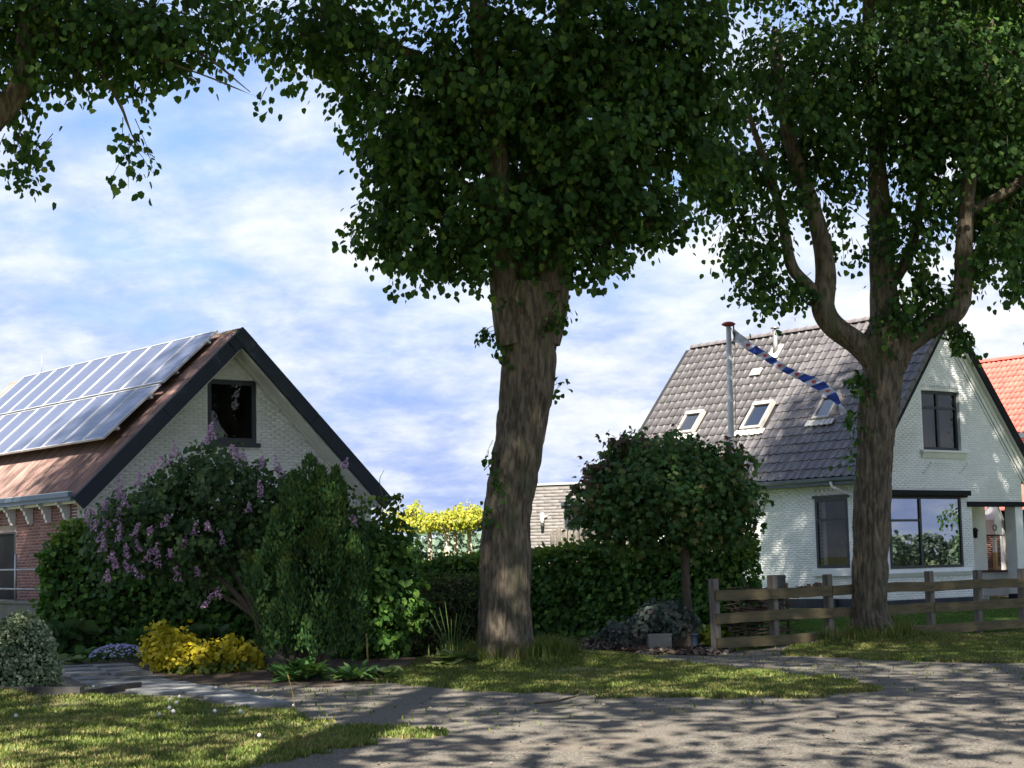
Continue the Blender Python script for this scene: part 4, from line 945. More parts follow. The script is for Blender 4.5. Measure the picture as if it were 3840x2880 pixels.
b.limb([(*(6.87, 31.70, 5.40), .32), (*(6.89, 31.80, 6.24), .27), (*(6.91, 31.90, 7.01), .24), (*(6.93, 32.00, 7.97), .21), (*(6.93, 32.10, 9.13), .17), (*(6.90, 32.20, 10.51), .14), (*(7.00, 32.30, 13.27), .09)], 50, 18)
b.limb([(*(6.91, 31.60, 5.25), .28), (*(7.36, 31.50, 5.49), .20), (*(7.80, 31.40, 5.76), .195), (*(8.09, 31.30, 5.96), .19), (*(8.23, 31.30, 6.41), .17), (*(8.25, 31.20, 7.13), .16), (*(8.37, 31.20, 8.05), .145), (*(8.62, 31.20, 9.44), .11), (*(8.94, 31.20, 11.31), .07)], 55, 18)
b.limb([(*(6.97, 31.90, 6.44), .12), (*(7.38, 32.10, 6.99), .11), (*(7.70, 32.30, 7.82), .09), (*(7.95, 32.50, 9.21), .06)], 30)
b.limb([(*(9.35, 31.00, 8.30), .10), (*(8.92, 31.10, 8.00), .09), (*(8.39, 31.20, 7.74), .09)], 20)
b.a.build('boughs', M['bark'], t2, B2, True)
lob2 = [(*(4.15, 31.20, 8.43), .72, 1.0, .72, .9), (*(3.79, 31.20, 8.62), .45, .6, .5, .6), (*(4.41, 31.20, 7.31), .62, .9, .55, .75), (*(4.62, 31.20, 6.43), .42, .6, .30, .6), (*(4.11, 31.10, 6.39), .16, .3, .22, .35), (*(5.27, 31.30, 6.61), .28, .5, .4, .4), (*(5.63, 31.30, 8.79), 1.0, 1.3, 1.0, .85),
        (*(6.26, 31.50, 7.60), .50, .9, .65, .28), (*(6.17, 31.50, 6.22), .35, .5, .25, .28), (*(7.06, 31.30, 5.95), .50, .5, .45, .8), (*(7.30, 31.70, 7.15), .75, 1.1, .9, .42), (*(8.75, 31.30, 7.14), .70, .9, .75, .6), (*(8.86, 31.20, 6.25), .35, .5, .28, .5), (*(7.73, 31.40, 6.26), .4, .5, .35, .6), (*(9.17, 31.30, 8.15), .9, 1.3, .9, .9),
        (*(7.76, 31.80, 8.66), 1.1, 1.4, 1.0, .8), (*(5.44, 31.40, 10.41), 1.5, 1.9, 1.1, .9), (*(7.47, 31.80, 10.48), 1.7, 2.0, 1.2, .9), (*(9.17, 31.60, 10.10), 1.4, 1.9, 1.2, .9), (*(8.37, 31.60, 8.98), 1.0, 1.4, .9, .8),
        (*(5.04, 31.60, 13.64), 2.5, 2.8, 1.9, .6), (*(7.56, 31.80, 14.44), 3.2, 3.4, 2.3, .6), (*(9.76, 31.80, 13.22), 2.6, 3.0, 2.0, .6), (*(7.53, 31.80, 18.01), 3.5, 3.5, 2.4, .85), (*(8.27, 32.00, 20.74), 3.2, 3.2, 2.4, 1.1)]
crown_part(t2, B2, lob2, 9000, 12, 0.112, 202, clump=.62)
a = Acc(); rng = np.random.RandomState(18)
sprs = [(*(6.24, 31.30, 4.63), .10, .1, .25, 1.0), (*(6.10, 31.30, 3.91), .12, .1, .25, .6), (*(6.04, 31.30, 3.28), .12, .1, .2, .6), (*(8.06, 31.20, 5.49), .25, .1, .22, .8), (*(9.44, 31.20, 5.28), .1, .1, .1, .3), (*(8.24, 31.20, 5.30), .2, .1, .15, .5)]
P_, D_, N_, s_, C_, A_, l_ = sprays(rng, sprs, 46, 7, 0.10, length=.25)
V, F = leaves(P_, D_, N_, s_); a.add(V, F); twig_lines(a, C_, A_, l_, .004)
a.build('trunk_shoots', M['lime'], t2, B2)['kind'] = 'stuff'

# --- lime by the barn: only its branches hang into the picture
B0 = (*LIME[0], hz(*LIME[0]))
t0 = thing('lime_tree', 'lime tree whose leafy branches hang into the sky above the barn', 'tree', B0, group='lime trees along the road')
V, F = trunk_mesh([(-7.7, 22.4, -.1, .5), (-7.7, 22.4, .6, .40), (-7.65, 22.4, 3.0, .36), (-7.6, 22.4, 5.4, .38), (-7.6, 22.4, 6.2, .3)], 40, 90, .02, (.14, .35))
link('trunk', np_mesh('trunk', V - np.array(B0), [F], M['bark'], True), t0)
b = Boughs()
b.limb([(-7.6, 22.4, 5.6, .24), (-7.2, 22.4, 7.0, .20), (*(-6.44, 22.50, 7.95), .17), (*(-6.31, 22.50, 8.76), .15), (*(-6.16, 22.50, 9.99), .11), (*(-5.63, 22.50, 11.92), .06)], 40)
b.limb([(-7.6, 22.4, 5.8, .26), (-7.9, 22.4, 8.0, .22), (-8.1, 22.4, 12.0, .15), (-8.0, 22.4, 16.0, .06)])
b.limb([(*(-6.29, 22.50, 8.90), .07), (*(-5.46, 22.40, 8.60), .045), (*(-4.65, 22.30, 8.31), .028), (*(-3.91, 22.20, 8.00), .012), (*(-3.17, 22.20, 7.67), .004)], 30, 8)
b.limb([(*(-5.33, 22.40, 9.25), .05), (*(-4.52, 22.30, 8.66), .035), (*(-3.86, 22.30, 8.24), .02), (*(-3.34, 22.30, 7.80), .008)], 30, 8)
b.limb([(*(-5.46, 22.40, 8.44), .03), (*(-5.07, 22.30, 7.73), .02), (*(-4.85, 22.30, 7.19), .012), (*(-4.59, 22.30, 6.95), .005)], 24, 6)
b.a.build('boughs', M['bark'], t0, B0, True)
lob0 = [(*(-6.31, 22.60, 8.75), .85, 1.2, .62, 1.1), (*(-5.29, 22.50, 8.70), .85, 1.2, .55, 1.2), (*(-4.34, 22.40, 8.62), .60, .9, .42, 1.0), (*(-3.64, 22.40, 8.83), .36, .6, .24, .9), (*(-6.54, 22.50, 7.85), .35, .6, .28, .8), (*(-5.86, 22.40, 7.94), .36, .5, .22, .6), (*(-5.07, 22.40, 7.99), .32, .5, .24, .7),
        (*(-4.47, 22.40, 8.18), .30, .4, .20, .6), (*(-4.94, 22.30, 7.19), .30, .35, .36, .9), (*(-5.24, 22.30, 7.36), .16, .2, .15, .4), (*(-4.52, 22.30, 7.18), .18, .2, .18, .45), (*(-4.26, 22.30, 7.87), .14, .2, .10, .45), (*(-3.93, 22.30, 7.89), .11, .15, .07, .4), (*(-6.49, 22.40, 7.28), .30, .4, .35, .8), (*(-6.09, 22.40, 7.14), .14, .2, .10, .4), (*(-6.35, 22.40, 6.81), .22, .3, .14, .5), (*(-3.25, 22.20, 7.85), .05, .05, .04, .25), (*(-3.76, 22.30, 8.16), .26, .3, .13, .7), (*(-4.06, 22.30, 7.92), .22, .3, .10, .6), (*(-3.46, 22.20, 7.85), .12, .2, .07, .5), (*(-3.17, 22.20, 7.71), .07, .1, .05, .35),
        (*(-5.92, 22.60, 10.16), 1.7, 2.0, 1.2, .6), (*(-4.18, 22.60, 9.98), 1.3, 1.6, .8, .6), (-8.2, 22.4, 8.5, 1.8, 2.0, 1.4, .6), (-8.0, 22.4, 11.5, 3.0, 3.2, 2.2, .55), (-6.0, 23.5, 13.5, 3.0, 3.2, 2.4, .5), (-5.2, 23.0, 17.5, 2.7, 3.0, 2.6, 1.5), (-3.6, 23.5, 14.0, 1.8, 2.2, 1.8, 1.4), (-6.0, 24.2, 15.3, 2.4, 2.6, 2.0, 1.5), (-11.2, 22.6, 13.3, 2.4, 2.6, 2.4, 1.1), (-8.5, 22.4, 14.5, 2.6, 3.2, 2.0, .5)]
crown_part(t0, B0, lob0, 9400, 12, 0.100, 303, clump=.62)

# --- limes further along, beyond the edge of the picture, and the row on the camera's side of the road
def outside(C):                                              # high canopy only: keep clear of the view over the road
    return (C[:, 2] > 2.2 + 0.345 * C[:, 1]) | (np.abs(C[:, 0]) > 1.5 + 0.36 * np.maximum(C[:, 1], 0)) | (C[:, 1] < -1.0)
def plain_lime(loc, label, lobes, n, seed, size=0.16, per=12, keep=None, h=7.0):
    bse = (*loc, hz(*loc) if 9 < loc[1] < 60 else 0.0)
    t = thing('lime_tree', label, 'tree', bse, group='lime trees along the road')
    V, F = trunk_mesh([(0, 0, -.2, .52), (0, 0, .5, .42), (.05, 0, h * .5, .36), (0, .05, h * .9, .37), (0, 0, h * 1.4, .22), (.1, 0, h * 2.2, .06)], 32, 70, .02, (.14, .35))
    link('trunk', np_mesh('trunk', V, [F], M['bark'], True), t)
    crown_part(t, bse, [(l[0] + loc[0], l[1] + loc[1], *l[2:]) for l in lobes], n, per, size, seed, keep=keep, twigs=False)
    return t
std = [(0, 0, 10, 3.6, 3.6, 2.6, 1), (-2.0, .5, 12.5, 2.6, 2.6, 2.4, 1), (2.0, -.5, 12.8, 2.6, 2.6, 2.4, 1), (0, 0, 15.5, 2.8, 2.8, 2.4, 1), (.5, 2, 9.0, 2.2, 2.2, 1.6, .8), (-.5, -2, 9.0, 2.2, 2.2, 1.6, .8)]
plain_lime(LIME[3], 'lime tree at the edge of the view, right of the forked lime', [(-1.6, -.3, 9.2, 1.6, 2.0, 1.3, 1.1), (-1.9, -.4, 7.4, .8, 1.0, .7, .8)] + std + [(-.8, 0, 18.0, 3.4, 3.4, 2.6, 1), (-3.0, 1, 15.0, 2.2, 2.6, 2.4, 1)], 6400, 404, 0.14)
plain_lime(LIME[4], 'lime tree beyond the white house, seen only mirrored in the bay window', std + [(-1, 0, 4.6, 2.2, 2.2, 2.4, 1.6), (1.2, 0, 2.6, 2.4, 2.4, 2.0, 2.0)], 4200, 505, 0.11)
tall = [(0, 0, 10.5, 4.8, 4.8, 2.6, .40), (-2.0, 1, 14.5, 3.6, 4.0, 3.0, .42), (2.2, 1, 15, 3.6, 4.0, 3.0, .42), (0, 3, 19.5, 5.0, 5.2, 3.2, 1.1), (-1.8, 5.2, 22.5, 4.0, 4.0, 3.2, 1.15), (1.8, 5.2, 22, 4.0, 4.0, 3.2, 1.15), (0, 3.5, 26, 4.8, 5.2, 3.2, 1.1)]
def outside_row(off): return lambda C: outside(C + np.array([off[0], off[1], 0]))
row_src = None
for i, (px_, py_, rz_, lab) in enumerate(((-2.7, 4.6, 5, 'tall lime tree nearest the viewer, shading the middle of the road'), (-10.2, 3.0, -12, 'tall lime tree across the road from the barn, shading the driveway'), (5.0, 5.4, 14, 'tall lime tree across the road from the forked lime'), (12.6, 7.6, -20, 'tall lime tree across the road from the white house'))):
    bse = (px_, py_, 0.0)
    t = thing('lime_tree', lab, 'tree', bse, R(rz_), group='lime trees along the road')
    if row_src is None:
        V, F = trunk_mesh([(0, 0, -.2, .55), (0, 0, .5, .45), (.05, 0, 4, .38), (0, .05, 8, .38), (0, 0, 13, .26), (.1, 0, 21, .08)], 32, 70, .02, (.14, .35))
        tm_ = np_mesh('trunk', V, [F], M['bark'], True)
        rng = np.random.RandomState(606)
        P, D, N, sz, C, A, ln = sprays(rng, [(l[0], l[1] - 1.0, *l[2:]) for l in tall], 2250, 11, 0.235, length=.7, flat=.28)
        V, F = leaves(P, D, N, sz); cm_ = np_mesh('crown', V, F, M['lime']); row_src = (tm_, cm_)
    link('trunk', row_src[0], t); link('crown', row_src[1], t); t.scale = (1.08, 1.12, 1.15)

# ------------------------------------------------------------------ hedges
def shell_leaves(rng, n, x0, x1, y0, y1, top, z0=0.05, faces=('front', 'top', 'l', 'r'), bulge=0.12, jit=0.10):
    """points and outward normals on a clipped hedge's faces; top(x) in local coordinates"""
    W, Dp, H = x1 - x0, y1 - y0, top((x0 + x1) / 2)
    ar = {'front': W * H, 'back': W * H, 'top': W * Dp, 'l': Dp * H, 'r': Dp * H}
    f = list(faces); p = np.array([ar[k] for k in f]); k = rng.choice(len(f), n, p=p / p.sum())
    u, v = rng.random(n), rng.random(n)
    P, N = np.zeros((n, 3)), np.zeros((n, 3))
    for i, nm in enumerate(f):
        m = k == i; U, Vv = u[m], v[m]
        if nm in ('front', 'back'):
            x = x0 + U * W; P[m] = np.stack([x, np.full(len(x), y0 if nm == 'front' else y1), z0 + Vv * (np.array([top(q) for q in x]) - z0)], 1); N[m] = (0, -1 if nm == 'front' else 1, 0)
        elif nm == 'top':
            x = x0 + U * W; P[m] = np.stack([x, y0 + Vv * Dp, np.array([top(q) for q in x])], 1); N[m] = (0, 0, 1)
        else:
            x = np.full(m.sum(), x0 if nm == 'l' else x1); P[m] = np.stack([x, y0 + U * Dp, z0 + Vv * (top(x0 if nm == 'l' else x1) - z0)], 1); N[m] = (-1 if nm == 'l' else 1, 0, 0)
    b = vnoise(P[:, 0] * 1.6, P[:, 1] * 1.6, P[:, 2] * 1.9) - 0.5 + 0.5 * (vnoise(P[:, 0] * 5, P[:, 1] * 5, P[:, 2] * 5) - .5)
    P = P + N * (bulge * 2 * b)[:, None] + rng.normal(size=P.shape) * jit * np.array([.6, .6, .6])
    return P, N
def hedge(name, label, loc, rz, L, Dp, top, n, size, m, seed, cat='hedge', faces=('front', 'top', 'l', 'r'), bulge=0.12, shape=LEAF, core='thin_bark', tipm=None):
    rng = np.random.RandomState(seed); t = thing(name, label, cat, loc, rz)
    P, N = shell_leaves(rng, n, 0, L, 0, Dp, top, faces=faces, bulge=bulge)
    D = unit(N * 0.45 + np.array([0, 0, -0.35]) + rdir(rng, n) * 0.8)
    V, F = leaves(P, D, unit(N + np.array([0, 0, .5]) + rdir(rng, n) * .5), size * (0.65 + .7 * rng.random(n)), shape)
    link('foliage', np_mesh('foliage', V, F, M[m]), t)
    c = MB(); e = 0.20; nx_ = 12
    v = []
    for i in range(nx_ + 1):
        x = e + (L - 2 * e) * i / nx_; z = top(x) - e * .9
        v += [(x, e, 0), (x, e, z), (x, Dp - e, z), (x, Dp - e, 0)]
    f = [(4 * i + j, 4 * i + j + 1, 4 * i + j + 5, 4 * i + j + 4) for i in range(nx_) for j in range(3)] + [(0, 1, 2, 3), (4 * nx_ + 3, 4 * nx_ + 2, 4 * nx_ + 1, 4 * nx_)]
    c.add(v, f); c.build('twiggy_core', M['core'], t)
    if tipm:
        q = rng.random(n) < tipm[1]
        q &= (P[:, 2] > tipm[2])  # paler leaves along the top imitate lit bits as well as new growth
        V, F = leaves(P[q] + N[q] * .04 + np.array([0, 0, .05]), unit(rdir(rng, q.sum()) + np.array([0, 0, .8])), rdir(rng, q.sum()), size * .9)
        link('tip_leaves', np_mesh('tip_leaves', V, F, M[tipm[0]]), t)
    return t
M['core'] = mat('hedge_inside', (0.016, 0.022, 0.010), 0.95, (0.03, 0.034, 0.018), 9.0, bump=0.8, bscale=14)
M['hornbeam_tip'] = leaf_mat('hedge_young_lit_leaves', [(0.0, (0.09, 0.15, 0.022)), (1.0, (0.17, 0.22, 0.04))], 0.35)  # young green and sunlit tips share this lighter leaf colour
ha, hb_ = np.array((4.18, 33.30, 0.03)), np.array((-2.08, 36.60, 0.07))
v_ = ha - hb_; hl = float(np.hypot(v_[0], v_[1]))
hedge('beech_hedge', 'long clipped beech hedge behind the big lime trunk, to the white house', (hb_[0], hb_[1], 0), math.atan2(v_[1], v_[0]), hl, 1.0,
      lambda x: 1.72 - .17 * math.exp(-(x / 2.2) ** 2) + 0.05 * math.sin(x * 2.1) + .08 * (x > 5.2), 15500, 0.10, 'hornbeam', 31, tipm=('hornbeam_tip', 0.4, 1.45))
hedge('beech_hedge', 'dark beech hedge in front of the red brick barn wall', (-8.25, 30.3, 0.2), R(3), 5.6, 1.1,
      lambda x: 2.02 - .35 * math.exp(-(x / .35) ** 2) + .12 * math.sin(x * 1.7 + .6) + .22 * math.exp(-((x - 1.8) / .8) ** 2), 9800, 0.095, 'hornbeam', 32, bulge=.16, tipm=('hornbeam_tip', 0.55, 1.82))
la, lb = np.array((-1.92, 29.63)), np.array((-0.62, 30.01)); lv = lb - la
hedge('yew_hedge', 'low square clipped dark hedge left of the big lime trunk', (*la, 0), math.atan2(lv[1], lv[0]), float(np.hypot(*lv)) + .35, .8, lambda x: 1.17 + .02 * math.sin(3 * x), 5600, 0.05, 'yew', 33, bulge=.05, tipm=('thuja_tip', 0.8, 1.13))

# ------------------------------------------------------------------ shrubs
def bush(name, label, base, lobes, n, per, size, m, seed, cat='shrub', length=.28, droop=.15, stems=(), shape=LEAF, flat=.08, shell=3.0, stem_m='thin_bark', lift=0.0, up=None):
    rng = np.random.RandomState(seed); t = thing(name, label, cat, base)
    P, D, N, s, C, A, ln = sprays(rng, lobes, n, per, size, length=length, droop=droop, flat=flat, shell=shell)
    if up is not None: D = unit(D * .4 + np.array(up) + rdir(rng, len(D)) * .3)
    V, F = leaves(P, D, N, s, shape)
    link('foliage', np_mesh('foliage', V - np.array(base), F, M[m]), t)
    if stems:
        a = Acc()
        for st in stems:
            q = spline(st, 14); Vt, Ft = tube_np(q[:, :3], q[:, 3], 7); a.add(Vt, [Ft])
        a.build('stems', M[stem_m], t, base, True)
    return t, rng, C
# lilac with its mauve panicles
LB = (-3.87, 27.20, -0.07); LB = (LB[0], LB[1], 0.0)
lob = [(*(-4.79, 27.60, 2.97), .80, .9, .58, 1), (*(-5.73, 27.40, 2.46), .75, .8, .55, 1), (*(-3.74, 27.80, 2.60), .72, .8, .50, 1), (*(-6.18, 27.30, 2.00), .5, .6, .40, .9), (*(-5.10, 27.40, 1.98), .8, .8, .45, .9), (*(-2.96, 28.00, 2.62), .42, .6, .35, .7), (*(-4.77, 27.50, 3.53), .20, .25, .20, .7), (*(-3.98, 27.50, 3.04), .2, .3, .16, .6), (*(-5.49, 27.40, 2.97), .3, .3, .2, .7), (*(-3.14, 27.90, 2.97), .2, .3, .16, .6), (*(-4.11, 27.60, 2.04), .6, .7, .5, .7), (*(-2.73, 28.00, 2.33), .4, .5, .5, .6), (*(-5.22, 27.20, 1.36), .5, .4, .25, .25)]
sts = []
for e, r0 in (((-5.75, 27.50, 2.39), .05), ((-5.12, 27.50, 2.69), .05), ((-4.72, 27.50, 3.15), .045), ((-4.25, 27.50, 2.98), .04), ((-3.62, 27.50, 2.81), .04), ((-6.22, 27.50, 2.00), .035)):
    f = np.array((-4.02, 27.20, 0.79)); e = np.array(e); md = (f + e) / 2 + np.array([.04, 0, .06])
    sts.append([(*LB, r0 * 1.3), (*f, r0 * 1.1), (*md, r0 * .75), (*e, r0 * .3)])
lil, rng, C = bush('lilac_bush', 'tall lilac bush with mauve flower panicles in front of the white barn wall', LB, lob, 900, 11, 0.085, 'lilac_leaf', 41, stems=sts, length=.34)
def panicles(t, base, pts, seed, m='lilac', h=(0.14, 0.26), r=.05, npet=46, ps=.030):
    rng = np.random.RandomState(seed); a = Acc()
    for c in pts:
        hh = rng.uniform(*h); n = npet; tt = rng.random(n) ** 1.3; an = rng.random(n) * 6.283; tilt = np.array([rng.normal() * .25, rng.normal() * .25, 1.0])
        rad = r * (1 - tt * .85) * (0.7 + .5 * rng.random(n))
        P = np.array(c) + tt[:, None] * hh * tilt + np.stack([np.cos(an) * rad, np.sin(an) * rad, np.zeros(n)], 1)
        N = unit(np.stack([np.cos(an), np.sin(an), np.full(n, .3)], 1)); D = unit(rdir(rng, n))
        V, F = leaves(P, D, N, ps * (.7 + .6 * rng.random(n))); a.add(V, F)
    a.build('blossom', M[m], t, base)
lp = [(-6.09, 26.80, 2.81), (-6.03, 26.80, 2.94), (-6.29, 26.80, 2.61), (-6.40, 26.80, 2.46), (-6.22, 26.80, 2.38), (-6.06, 26.80, 2.45), (-5.94, 26.80, 2.68), (-5.78, 26.90, 2.99), (-5.62, 26.90, 3.14), (-5.49, 27.00, 3.27), (-5.33, 27.00, 3.32), (-5.18, 27.00, 3.41), (-4.73, 27.20, 3.81), (-4.68, 27.20, 3.71), (-4.79, 27.20, 3.64), (-4.37, 27.20, 3.41), (-4.28, 27.20, 3.34), (-4.18, 27.20, 3.28), (-3.93, 27.20, 3.24), (-3.65, 27.20, 3.19), (-3.61, 27.20, 3.11), (-3.13, 27.40, 3.27), (-3.02, 27.40, 3.17), (-2.68, 27.60, 3.24), (-6.27, 26.70, 2.00), (-6.16, 26.70, 1.84), (-6.07, 26.70, 1.74), (-6.35, 26.70, 2.15), (-5.92, 26.70, 1.91), (-5.73, 26.70, 1.99), (-5.61, 26.70, 1.82), (-5.51, 26.70, 1.94), (-5.43, 26.70, 1.75), (-6.04, 26.70, 2.15), (-5.81, 26.70, 2.22), (-5.27, 26.80, 1.87), (-5.07, 26.80, 2.05), (-4.91, 26.80, 2.20), (-4.68, 26.80, 2.27), (-4.84, 26.80, 1.59), (-4.47, 26.90, 2.04), (-3.91, 27.00, 2.80), (-4.10, 27.00, 2.57), (-3.35, 27.20, 2.64), (-5.37, 26.80, 2.36), (-5.60, 26.80, 2.21), (-5.13, 26.70, 1.52), (-6.42, 26.70, 2.31), (-6.50, 26.70, 2.38), (-5.86, 26.70, 1.68), (-5.70, 26.70, 1.58), (-6.22, 26.70, 1.54), (-2.53, 27.60, 2.32), (-4.73, 26.60, 1.13), (-4.53, 26.60, 1.25)]
panicles(lil, LB, [(p[0], p[1] - .12, p[2] - .1) for p in lp], 42, r=.06, ps=.034)
# conifer: upright flame-shaped sprays
TB = (-3.09, 25.60, 0.13); TB = (TB[0], TB[1], 0.0)
con = thing('conifer', 'dark green bushy conifer with upright sprays beside the lilac', 'conifer', TB)
rng = np.random.RandomState(51)
def plumes(rng, specs, n_each):
    P, D, N = [], [], []
    for (x, y, z, r, h), n in zip(specs, n_each):
        t = rng.random(n) ** .8; an = rng.random(n) * 6.283; q = np.sqrt(rng.random(n)) * .35 + .65
        prof = np.sin(np.pi * np.clip(t * .88 + .12, 0, 1)) ** .75
        rr = r * prof * q * (1 + .35 * (vnoise(np.cos(an) * 2 + x * 3, np.sin(an) * 2 + y, t * 3 * h + z) - .5) * 2)
        P.append(np.stack([x + rr * np.cos(an), y + rr * np.sin(an), z + t * h], 1))
        out = np.stack([np.cos(an), np.sin(an), np.zeros(n)], 1)
        D.append(unit(out * .45 + np.array([0, 0, .9]) + rdir(rng, n) * .35)); N.append(unit(out + rdir(rng, n) * .6))
    return np.concatenate(P), np.concatenate(D), np.concatenate(N)
sp_ = [(*(-3.03, 25.60, 0.32)[:2], 0.35, .62, 2.1), (*(-3.00, 25.70, 1.11)[:2], 1.1, .58, 2.1), (*(-3.52, 25.50, 1.13)[:2], .42, .36, 1.05), (*(-2.64, 25.50, 1.11)[:2], .40, .40, 1.15), (*(-3.10, 25.10, 1.13)[:2], .38, .38, 1.1), (*(-3.28, 25.40, 1.70)[:2], .95, .40, 1.5), (*(-2.64, 25.50, 1.69)[:2], 1.0, .38, 1.45), (*(-2.84, 25.10, 1.69)[:2], .9, .40, 1.35), (*(-3.15, 25.60, 2.28)[:2], 1.4, .32, 1.1), (*(-2.80, 25.70, 2.28)[:2], 1.4, .30, 1.05), (*(-3.00, 25.60, 3.01)[:2], 1.8, .26, 1.42), (*(-3.41, 25.20, 0.56)[:2], .30, .34, .8), (*(-2.50, 25.40, 0.53)[:2], .34, .34, .9), (*(-2.81, 25.00, 0.56)[:2], .32, .36, .85)]
rr_ = random.Random(3)
for i in range(60):
    a_, h_ = rr_.uniform(0, 6.283), rr_.uniform(.35, 2.3); q_ = .66 * math.sin(math.pi * min(1, (h_ + .55) / 3.1)) ** .8
    c0 = (-3.03, 25.55, 1.12); q_ *= rr_.uniform(.8, 1.28); sp_.append((c0[0] + q_ * math.cos(a_), c0[1] + q_ * math.sin(a_), h_, rr_.uniform(.10, .18), rr_.uniform(.45, .95)))
P_, D_, N_ = plumes(rng, sp_, [500, 500] + [650] * 12 + [640] * 60)
V, F = leaves(P_, D_, N_, .066 * (.6 + .8 * rng.random(len(P_))), LANCE * np.array([1, 1.15, 1])); link('sprays', np_mesh('sprays', V - np.array(TB), F, M['thuja']), con)
q = (rng.random(len(P_)) < .10 + .22 * (P_[:, 2] > 1.6)) & (vnoise(P_[:, 0] * 5, P_[:, 1] * 5, P_[:, 2] * 5) > .5)  # yellow-green tips, denser high up, coloured as if sunlit
V, F = leaves(P_[q] + N_[q] * .03 + np.array([0, 0, .04]), D_[q], N_[q], .06, LANCE); link('lit_tip_sprays', np_mesh('lit_tip_sprays', V - np.array(TB), F, M['thuja_tip']), con)
a = Acc()
for i, (dx, tx) in enumerate(((-.30, -.5), (-.14, -.25), (0, 0), (.12, .3), (.28, .55), (-.05, -.1), (.2, .2))):
    a.tube([(TB[0] + dx * .6, TB[1] + .1 * (i % 3), 0), (TB[0] + dx, TB[1], .35), (TB[0] + tx, TB[1] + .1, 1.2)], [.045, .04, .02], 7)
a.build('stems', M['thin_bark'], con, TB, True)
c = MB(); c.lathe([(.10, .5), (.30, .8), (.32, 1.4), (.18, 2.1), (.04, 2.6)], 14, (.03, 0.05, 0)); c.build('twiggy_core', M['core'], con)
# climbing shrub at the barn's corner
CB = (-2.17, 28.60, -0.07); CB = (CB[0], CB[1], 0.0)
lob = [(*(-2.24, 28.80, 1.76), .42, .5, .45, 1), (*(-2.36, 28.60, 1.44), .5, .6, .5, 1), (*(-1.88, 28.80, 1.67), .25, .4, .40, .9), (*(-2.13, 28.40, 1.03), .55, .6, .5, 1), (*(-2.37, 28.20, 0.41), .5, .5, .35, 1), (*(-2.56, 28.80, 2.10), .32, .4, .30, .7), (*(-2.04, 29.00, 2.34), .20, .3, .14, .35), (*(-2.10, 29.00, 3.04), .07, .1, .12, .12), (*(-2.32, 29.00, 2.59), .25, .2, .16, .25)]
cs, rng, C = bush('climbing_shrub', 'leafy climbing shrub rambling up the barn gable corner beside the conifer', CB, lob, 760, 10, .095, 'hornbeam', 61, stems=[[(*CB, .03), (CB[0], CB[1], .8, .025), (CB[0] - .1, CB[1], 1.6, .02), (*(-2.19, 28.80, 2.67), .012)], [(*(-2.13, 28.80, 2.50), .008), (*(-2.23, 28.90, 2.97), .006), (*(-2.16, 29.00, 3.17), .003)]], length=.3)
V, F = leaves(*(lambda p: (p, unit(rdir(rng, len(p)) + np.array([0, 0, -.3])), rdir(rng, len(p))))(np.stack([rng.uniform(-2.55, -1.80, 150), np.full(150, 28.8), rng.uniform(2.20, 2.75, 150)], 1)), .085)
link('tip_leaves', np_mesh('tip_leaves', V - np.array(CB), F, M['hornbeam_tip']), cs)
# golden shrub
GBs = (-4.80, 27.00, 0.03); GBs = (GBs[0], GBs[1], 0)
lob = [(*(-5.32, 26.90, 0.41), .36, .45, .27, 1.2), (*(-4.92, 26.80, 0.28), .42, .5, .22, 1), (*(-4.46, 26.80, 0.29), .42, .5, .22, 1), (*(-5.44, 26.90, 0.62), .16, .2, .15, .8), (*(-4.24, 26.80, 0.21), .3, .4, .18, .8)]
gs, rng, C = bush('golden_shrub', 'low golden yellow shrub at the edge of the driveway bed', GBs, lob, 520, 9, .075, 'golden', 62, length=.2, droop=-.3, shell=4)
lob = [(*(-4.75, 26.70, 0.17), .55, .45, .14, 1), (*(-4.30, 26.70, 0.10), .35, .4, .12, 1)]
P_, D_, N_, s_, C_, A_, l_ = sprays(rng, lob, 190, 8, .07, length=.2, droop=-.2)
V, F = leaves(P_, D_, N_, s_); link('inner_leaves', np_mesh('inner_leaves', V - np.array(GBs), F, M['golden_green']), gs)
# phlox cushion
PB = (-6.43, 28.30, 0.16)
ph = thing('phlox_cushion', 'low cushion of pale lilac phlox flowers beside the golden shrub', 'flowers', PB)
n = 900; an, q = rng.random(n) * 6.283, np.sqrt(rng.random(n)); lx, ly = q * np.cos(an) * .46, q * np.sin(an) * .6
hh = .22 * np.maximum(0, 1 - q ** 2) ** .5 + .03
V, F = leaves(np.stack([lx, ly, hh * rng.random(n) ** .4], 1), unit(rdir(rng, n) + np.array([0, -.3, .5])), rdir(rng, n), .05, LANCE); link('foliage', np_mesh('foliage', V, F, M['mat_green']), ph)
k = rng.random(n) < .42
V, F = leaves(np.stack([lx, ly, hh + .01], 1)[k], unit(rdir(rng, k.sum()) * np.array([1, 1, .3])), np.tile([0, -.6, .8], (k.sum(), 1)), .042, LEAF); link('blossom', np_mesh('blossom', V, F, M['phlox']), ph)
